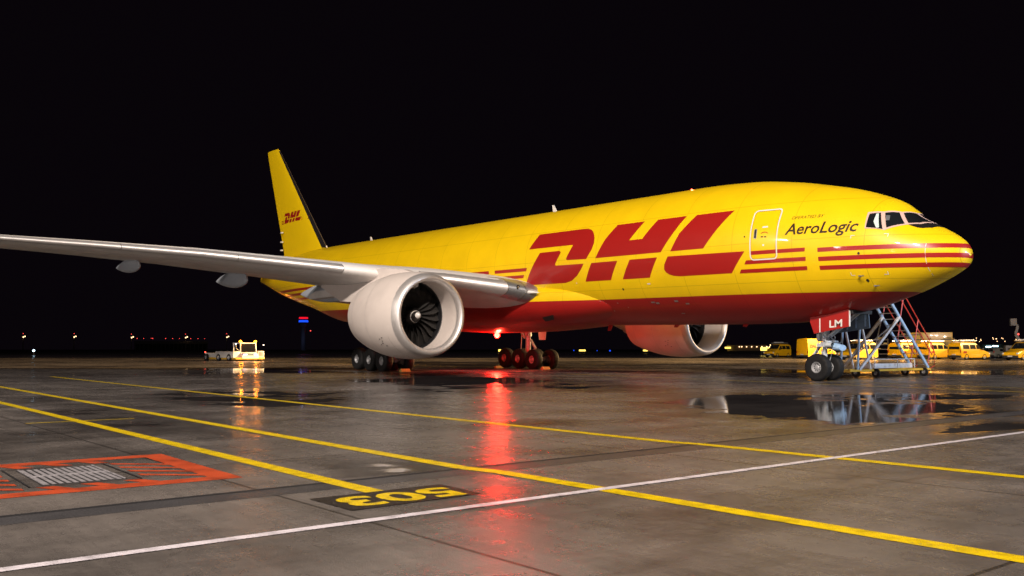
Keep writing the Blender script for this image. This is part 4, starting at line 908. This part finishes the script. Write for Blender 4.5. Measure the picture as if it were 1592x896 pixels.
# yellow box truck and dolly racks behind the vans
bt = empty('box_truck', (-60.5, 113, 0), .483); tag(bt, 'yellow box body truck standing behind the parked vans', 'truck')
MB().box(-3.6, 2.6, -1.25, 1.25, 1.1, 4.0).build('cargo_box', 'van_yellow', bt, bevel=.04)
MB().loft([[(2.7, y, z) for y, z in ((-1.1,.5),(-1.15,1.6),(-1.0,2.7),(1.0,2.7),(1.15,1.6),(1.1,.5))], [(4.3, y, z) for y, z in ((-1.1,.5),(-1.15,1.5),(-1.0,2.6),(1.0,2.6),(1.15,1.5),(1.1,.5))], [(4.7, y, z) for y, z in ((-1.05,.5),(-1.1,1.3),(-1.1,1.4),(1.1,1.4),(1.1,1.3),(1.05,.5))]]).build('cab', 'van_yellow', bt)
MB().box(-3.6, 4.0, -.5, .5, .7, 1.1).build('chassis', 'bumper', bt)
for x in (-2.4, 3.4):
    for y in (-1, 1):
        m = MB(); wheel(m, Vector((x, y, .45)), .45, .3, y, .26); m.build('wheel', ['rubber', 'rim', 'dark'], bt, angle=40)
random.seed(3)
def dolly(x, y, rz, label, n=4):
    r = empty('dolly_rack', (x, y, 0), rz); tag(r, label, 'rack', 'stacked dollies behind the vans'); 
    m = MB()
    for lv in range(n):
        z = .5 + lv*.72
        for yy in (-.75, .75): m.box(-1.7, 1.7, yy-.04, yy+.04, z, z+.12)
        for xx in (-1.65, -.8, 0, .8, 1.65): m.box(xx-.04, xx+.04, -.75, .75, z+.02, z+.10)
        for xx in (-1.6, 1.6):
            for yy in (-.7, .7): m.box(xx-.04, xx+.04, yy-.04, yy+.04, z-.5, z+.3)
    m.build('frame', 'rust_rack', r, smooth=False)
    m = MB()
    for lv in range(1, n):
        for k in range(3): xx = random.uniform(-1.4, 1.0); m.box(xx, xx+.5, -.6, .5, .62+lv*.72, .62+lv*.72+random.uniform(.1, .35))
    m.build('cargo', 'chock', r, smooth=False)
dolly(-61.5, 97.5, .53, 'leftmost stack of rusty dollies seen between the stair legs')
dolly(-57.5, 99.8, .53, 'middle stack of rusty dollies seen between the stair legs', 5)
dolly(-53.6, 102.0, .53, 'rightmost stack of rusty dollies behind the stair steps')

# boom lift at the right edge
bl = empty('boom_lift', (-41.2, 98.1, 0), .6); tag(bl, 'grey boom lift with basket raised behind the van at the right edge', 'lift')
MB().box(-1.6, 2.2, -1.0, 1.0, .5, 1.4).build('chassis', 'dim_concrete', bl, bevel=.05)
m = MB(); m.bar((.6, 0, 1.4), (-.2, 0, 2.6), .35); m.bar((-.2, 0, 2.6), (.1, 0, 3.5), .30); m.bar((.1, 0, 3.5), (-.3, 0, 3.7), .2); m.build('boom', 'dim_concrete', bl)
MB().box(-.85, -.1, -.5, .5, 3.5, 4.25).build('basket', 'dim_concrete', bl, bevel=.03)
lamp('beacon', (.15, 0, 2.6), .10, 'red_lamp_small', bl)
for x in (-1.1, 1.6):
    for y in (-1, 1):
        m = MB(); wheel(m, Vector((x, y, .42)), .42, .28, y, .24); m.build('wheel', ['rubber', 'rim', 'dark'], bl, angle=40)

bl.scale = (1, 1, 1.28)
# ================================================================ TOWBARLESS TUG
tg = empty('aircraft_tug', (-82.9, 6.3, 0), .15); tag(tg, 'low white aircraft tug with two lit amber beacons on its cab roof', 'tug')
# local x forward (towards the camera), y to its left
MB().loft([[(x, y, z) for y, z in ((-1.15,.35),(-1.2,.55),(-1.2,zt),(1.2,zt),(1.2,.55),(1.15,.35))] for x, zt in ((1.7,.72),(1.62,.80),(1.5,.82),(.8,.85))]).build('nose_panel', 'white_paint', tg, bevel=.02)
MB().box(-.2, 1.3, -1.15, 1.15, .38, 1.25).build('cab_base', 'white_paint', tg, bevel=.05)
MB().box(-5.8, 1.64, -2.05, 2.05, .22, .50).build('chassis', 'frame_yellow', tg, bevel=.03)
mb = MB()
for (x, y) in ((1.15,-1.1),(1.15,1.1),(-.6,-1.1),(-.6,1.1)): mb.bar((x, y, 1.2), (x-.12 if x > 0 else x, y*.97, 2.55), .11)
mb.box(-.75, 1.12, -1.12, 1.12, 2.50, 2.62); mb.build('cab_frame', 'white_paint', tg, smooth=False)
MB().quad((1.22,-1.02,1.28),(1.22,1.02,1.28),(1.12,.98,2.48),(1.12,-.98,2.48)).build('windscreen', 'glass', tg, smooth=False)
MB().box(.2, .7, -.5, .1, 1.3, 1.9).build('seat', 'bumper', tg, bevel=.05)
MB().box(1.3, 1.66, -.95, .95, .80, 1.12).build('grille', 'door_blue', tg, bevel=.03)
for y in (-.75, .75): 
    MB().box(1.62, 1.72, y-.28, y+.28, .84, 1.00).build('headlight', 'head_lamp', tg, bevel=.02)
MB().box(-1.6, 1.45, 1.25, 2.1, .5, 1.42).build('side_housing', 'white_paint', tg, bevel=.05)
mb = MB()
for k in range(4): mb.box(1.455, 1.475, 1.38, 1.97, .68+k*.17, .77+k*.17)
mb.build('side_grille', 'dark', tg, smooth=False)
MB().box(-3.2, 1.3, -2.2, -1.28, .45, 1.38).build('side_housing', 'white_paint', tg, bevel=.05)
MB().box(-6.3, -3.3, -2.05, -1.2, .45, 1.15).build('rear_housing', 'white_paint', tg, bevel=.12)
MB().box(-6.0, -3.2, 1.2, 2.0, .45, 1.15).build('rear_housing', 'white_paint', tg, bevel=.12)
for (x, y) in ((-5.6,-2.12),(-5.6,2.0),(-2.4,-2.1),(.2,2.05),(.2,-2.1)):
    m = MB(); wheel(m, Vector((x, y, .5)), .5, .35, 1, .28); m.build('wheel', ['rubber', 'rim', 'dark'], tg, angle=40)
for y in (-1.05, 1.05):
    lamp('amber_beacon', (1.0, y, 2.78), .19, 'amber_lamp', tg)
    ld = bpy.data.lights.new('beacon_glow', 'POINT'); ld.energy = 130; ld.color = (1, .25, .01); ld.shadow_soft_size = .14
    o = bpy.data.objects.new('beacon_glow', ld); col.objects.link(o); o.location = (1.35, y, 2.95); o.parent = tg
lamp('marker_light', (-6.4, -1.9, 1.25), .09, 'red_lamp_small', tg)
lamp('mirror_light', (1.1, -1.75, 2.45), .07, 'cool_lamp', tg); lamp('mirror_light', (1.1, 2.2, 2.3), .06, 'white_lamp', tg)
MB().tube([(1.1, -1.15, 1.4), (1.1, -1.7, 1.8), (1.1, -1.75, 2.4)], .03, 6).build('mirror_arm', 'white_paint', tg)

# ================================================================ THE FAR SIDE OF THE AIRPORT
def mast(x, y, h, lb, k):
    r = empty('light_mast', (x, y, 0)); tag(r, lb, 'mast', 'floodlight masts on the far apron')
    MB().tube([(0, 0, 0), (0, 0, h)], [.55, .30], 8).build('pole', 'dim_concrete', r)
    MB().box(-.3, .3, -1.5, 1.5, h-.3, h+.3).build('crossbar', 'dim_concrete', r, smooth=False)
    lamp('lamp', (1.0, 0, h-.6), .6, 'warm_lamp', r); lamp('lamp', (1.0, 1.6, h+.2), .55, 'warm_lamp', r)
    lamp('warning_light', (0, 0, h+3.2), .30, 'red_lamp_small', r)
tg.scale = (.86, .86, .76)
for x, y, h, lb in ((-1098.0, 160.7, 15.2, 'far floodlight mast leftmost, near the left edge'), (-1064.3, 204.2, 15.2, 'far floodlight mast second from the left'), (-1026.3, 253.3, 14.6, 'far floodlight mast left of the row of red lights'),
                   (-990.5, 299.6, 14.6, 'far floodlight mast standing before the long dark hangar'), (-963.2, 334.9, 15.0, 'far floodlight mast just left of the tug beacons')): mast(x, y, h, lb, 0)
hg = empty('hangar', (-1010, 291, 0), 1.265); tag(hg, 'long low dark hangar with a pale parapet and red roof lights', 'building')
MB().box(-37, 37, -15, 15, 0, 7.2).build('wall', 'grass', hg, smooth=False)
MB().box(-37.3, 37.3, -15.3, 15.3, 7.2, 10.2).build('parapet', 'dim_concrete', hg, smooth=False)
mb = MB()
for k in range(18): x = -36+k*4.25; mb.box(x-.25, x+.25, -15.2, -15.0, 0, 7.1)
mb.build('column', 'dim_concrete', hg, smooth=False)
for k, (x, r_) in enumerate(((-34.5,.5),(-28,.45),(-20.5,.4),(-19,.6),(-6,.5),(1,.45),(8,.4),(19.5,.5),(27,.5),(34,.4))): lamp('roof_light', (x, -14.5, 13.0), r_*.6, 'red_lamp_small', hg)
# control tower
tw = empty('control_tower', (-1190.9, 530.4, 0)); tag(tw, 'distant control tower with red and blue lit bands', 'tower')
MB().lathe([(0, 3.6), (34, 3.2)], (0, 0, 0), 'z', 20).build('shaft', 'tower_grey', tw)
MB().lathe([(33, 3.2), (37, 6.0), (39.5, 6.3), (39.5, .1)], (0, 0, 0), 'z', 24).build('cab', 'tower_grey', tw)
MB().lathe([(39.5, 6.0), (39.6, 6.7), (42.2, 6.4), (42.2, .1)], (0, 0, 0), 'z', 24).build('blue_band', 'blue_lamp', tw)
MB().lathe([(42.2, 5.6), (44.0, 5.6), (44.0, .1)], (0, 0, 0), 'z', 24).build('roof', 'dark', tw)
MB().lathe([(44.6, 6.4), (46.6, 6.2), (46.6, .1), (44.6, .1)], (0, 0, 0), 'z', 24).build('red_band', 'tower_red', tw)
ld = bpy.data.lights.new('tower_floodlight', 'POINT'); ld.energy = 260; ld.color = (.45, .55, 1); ld.shadow_soft_size = 1
o = bpy.data.objects.new('tower_floodlight', ld); col.objects.link(o); o.location = (14, -10, 16); o.parent = tw
rm_ = empty('radio_mast', (-1184.7, 538.3, 0)); tag(rm_, 'thin distant mast with a pink light right of the tower', 'mast')
MB().tube([(0, 0, 0), (0, 0, 27)], .25, 6).build('pole', 'dim_concrete', rm_); lamp('warning_light', (0, 0, 27.5), .7, 'red_lamp_small', rm_)
# terminal with a row of lamps
tm = empty('terminal', (-435, 548, 0), .657); tag(tm, 'far low building with a row of warm lamps along its front', 'building')
MB().box(-17, 13, 0, 10, 0, 4.6).build('wall', 'rust_rack', tm, smooth=False)
for k, x in enumerate((-13.2+4.6, -11.4+4.6, -3.2, .6, 4.4, 8.2, 11.8, 13.8)): lamp('wall_lamp', (x+1, -1.2, 3.3), .38, 'warm_lamp', tm)
lamp('wall_lamp', (15.4, -1, 4.6), .35, 'warm_lamp', tm)
MB().box(-18.5, -14, -3, -1, 1.9, 3.2).build('lit_window', 'sign_yellow', tm, smooth=False)
for (x, y, wx, z, lb) in ((-102.3, 124.8, 2.2, 1.35, 'lit yellow guidance sign left of the leftmost van'), (-281.5, 236.0, 2.8, .8, 'small lit yellow sign between the main gear and the far engine'), (-264.8, 257.6, 2.0, .8, 'small lit yellow sign just under the far engine'), (-223.6, 147.7, .9, .9, 'tiny lit yellow sign left of the main gear wheels')):
    sg = empty('guidance_sign', (x, y, 0), math.atan2(y+32.7, x-15.8)-math.pi/2); tag(sg, lb, 'sign', 'lit signs along the taxiway')
    MB().box(-wx/2, wx/2, -.12, .12, z-.35, z+.35).build('panel', 'sign_yellow', sg, smooth=False)
    MB().box(-wx/2+.1, -wx/2+.2, -.05, .05, 0, z-.35).box(wx/2-.2, wx/2-.1, -.05, .05, 0, z-.35).build('leg', 'dark', sg, smooth=False)
for (x, y, r_, lb) in ((-358.7, 299.6, .28, 'small blue taxiway light left of the far engine'), (-274.2, 245.5, .34, 'brightest blue taxiway light between the yellow signs'), (-300, 262, .2, 'faint blue taxiway light between the two yellow signs')):
    bl_ = empty('taxiway_light', (x, y, 0)); tag(bl_, lb, 'lamp', 'blue taxiway edge lights'); lamp('lens', (0, 0, .7), r_, 'blue_lamp', bl_); MB().tube([(0, 0, 0), (0, 0, .6)], .06, 6).build('stem', 'dark', bl_)
mk = empty('marker_post', (-194.4, 5.8, 0)); tag(mk, 'small pale blue lit marker post at the far left edge of the apron', 'post')
MB().box(-.15, .15, -.15, .15, 0, .8).build('post', 'dark', mk); lamp('lens', (0, 0, 1.0), .22, 'cool_lamp', mk)
fl_ = empty('lit_shed', (-266.4, 582.0, 0), .45); tag(fl_, 'distant shed with two cool white strip lamps at the right', 'building')
MB().box(-12, 16, 2, 14, 0, 4.5).build('wall', 'grass', fl_, smooth=False)
for x in (-3.5, .5): MB().box(x-1.6, x+1.6, .8, 1.2, 3.0+x*.1, 3.7+x*.1).build('strip_lamp', 'cool_lamp', fl_, smooth=False)
hl = empty('hillside_houses', (-330, 720, 0)); tag(hl, 'cluster of tiny warm street lights on a dark rise above the right vans', 'lights', kind='stuff')
mb = MB(); random.seed(11)
for k in range(16): 
    x = random.uniform(-14, 16); z = 9 + random.uniform(-1.5, 2.0); mb.lathe([(-.3, .01), (0, .32), (.3, .01)], (x, x*.5, z), 'z', 6)
mb.build('street_lights', 'warm_lamp', hl)
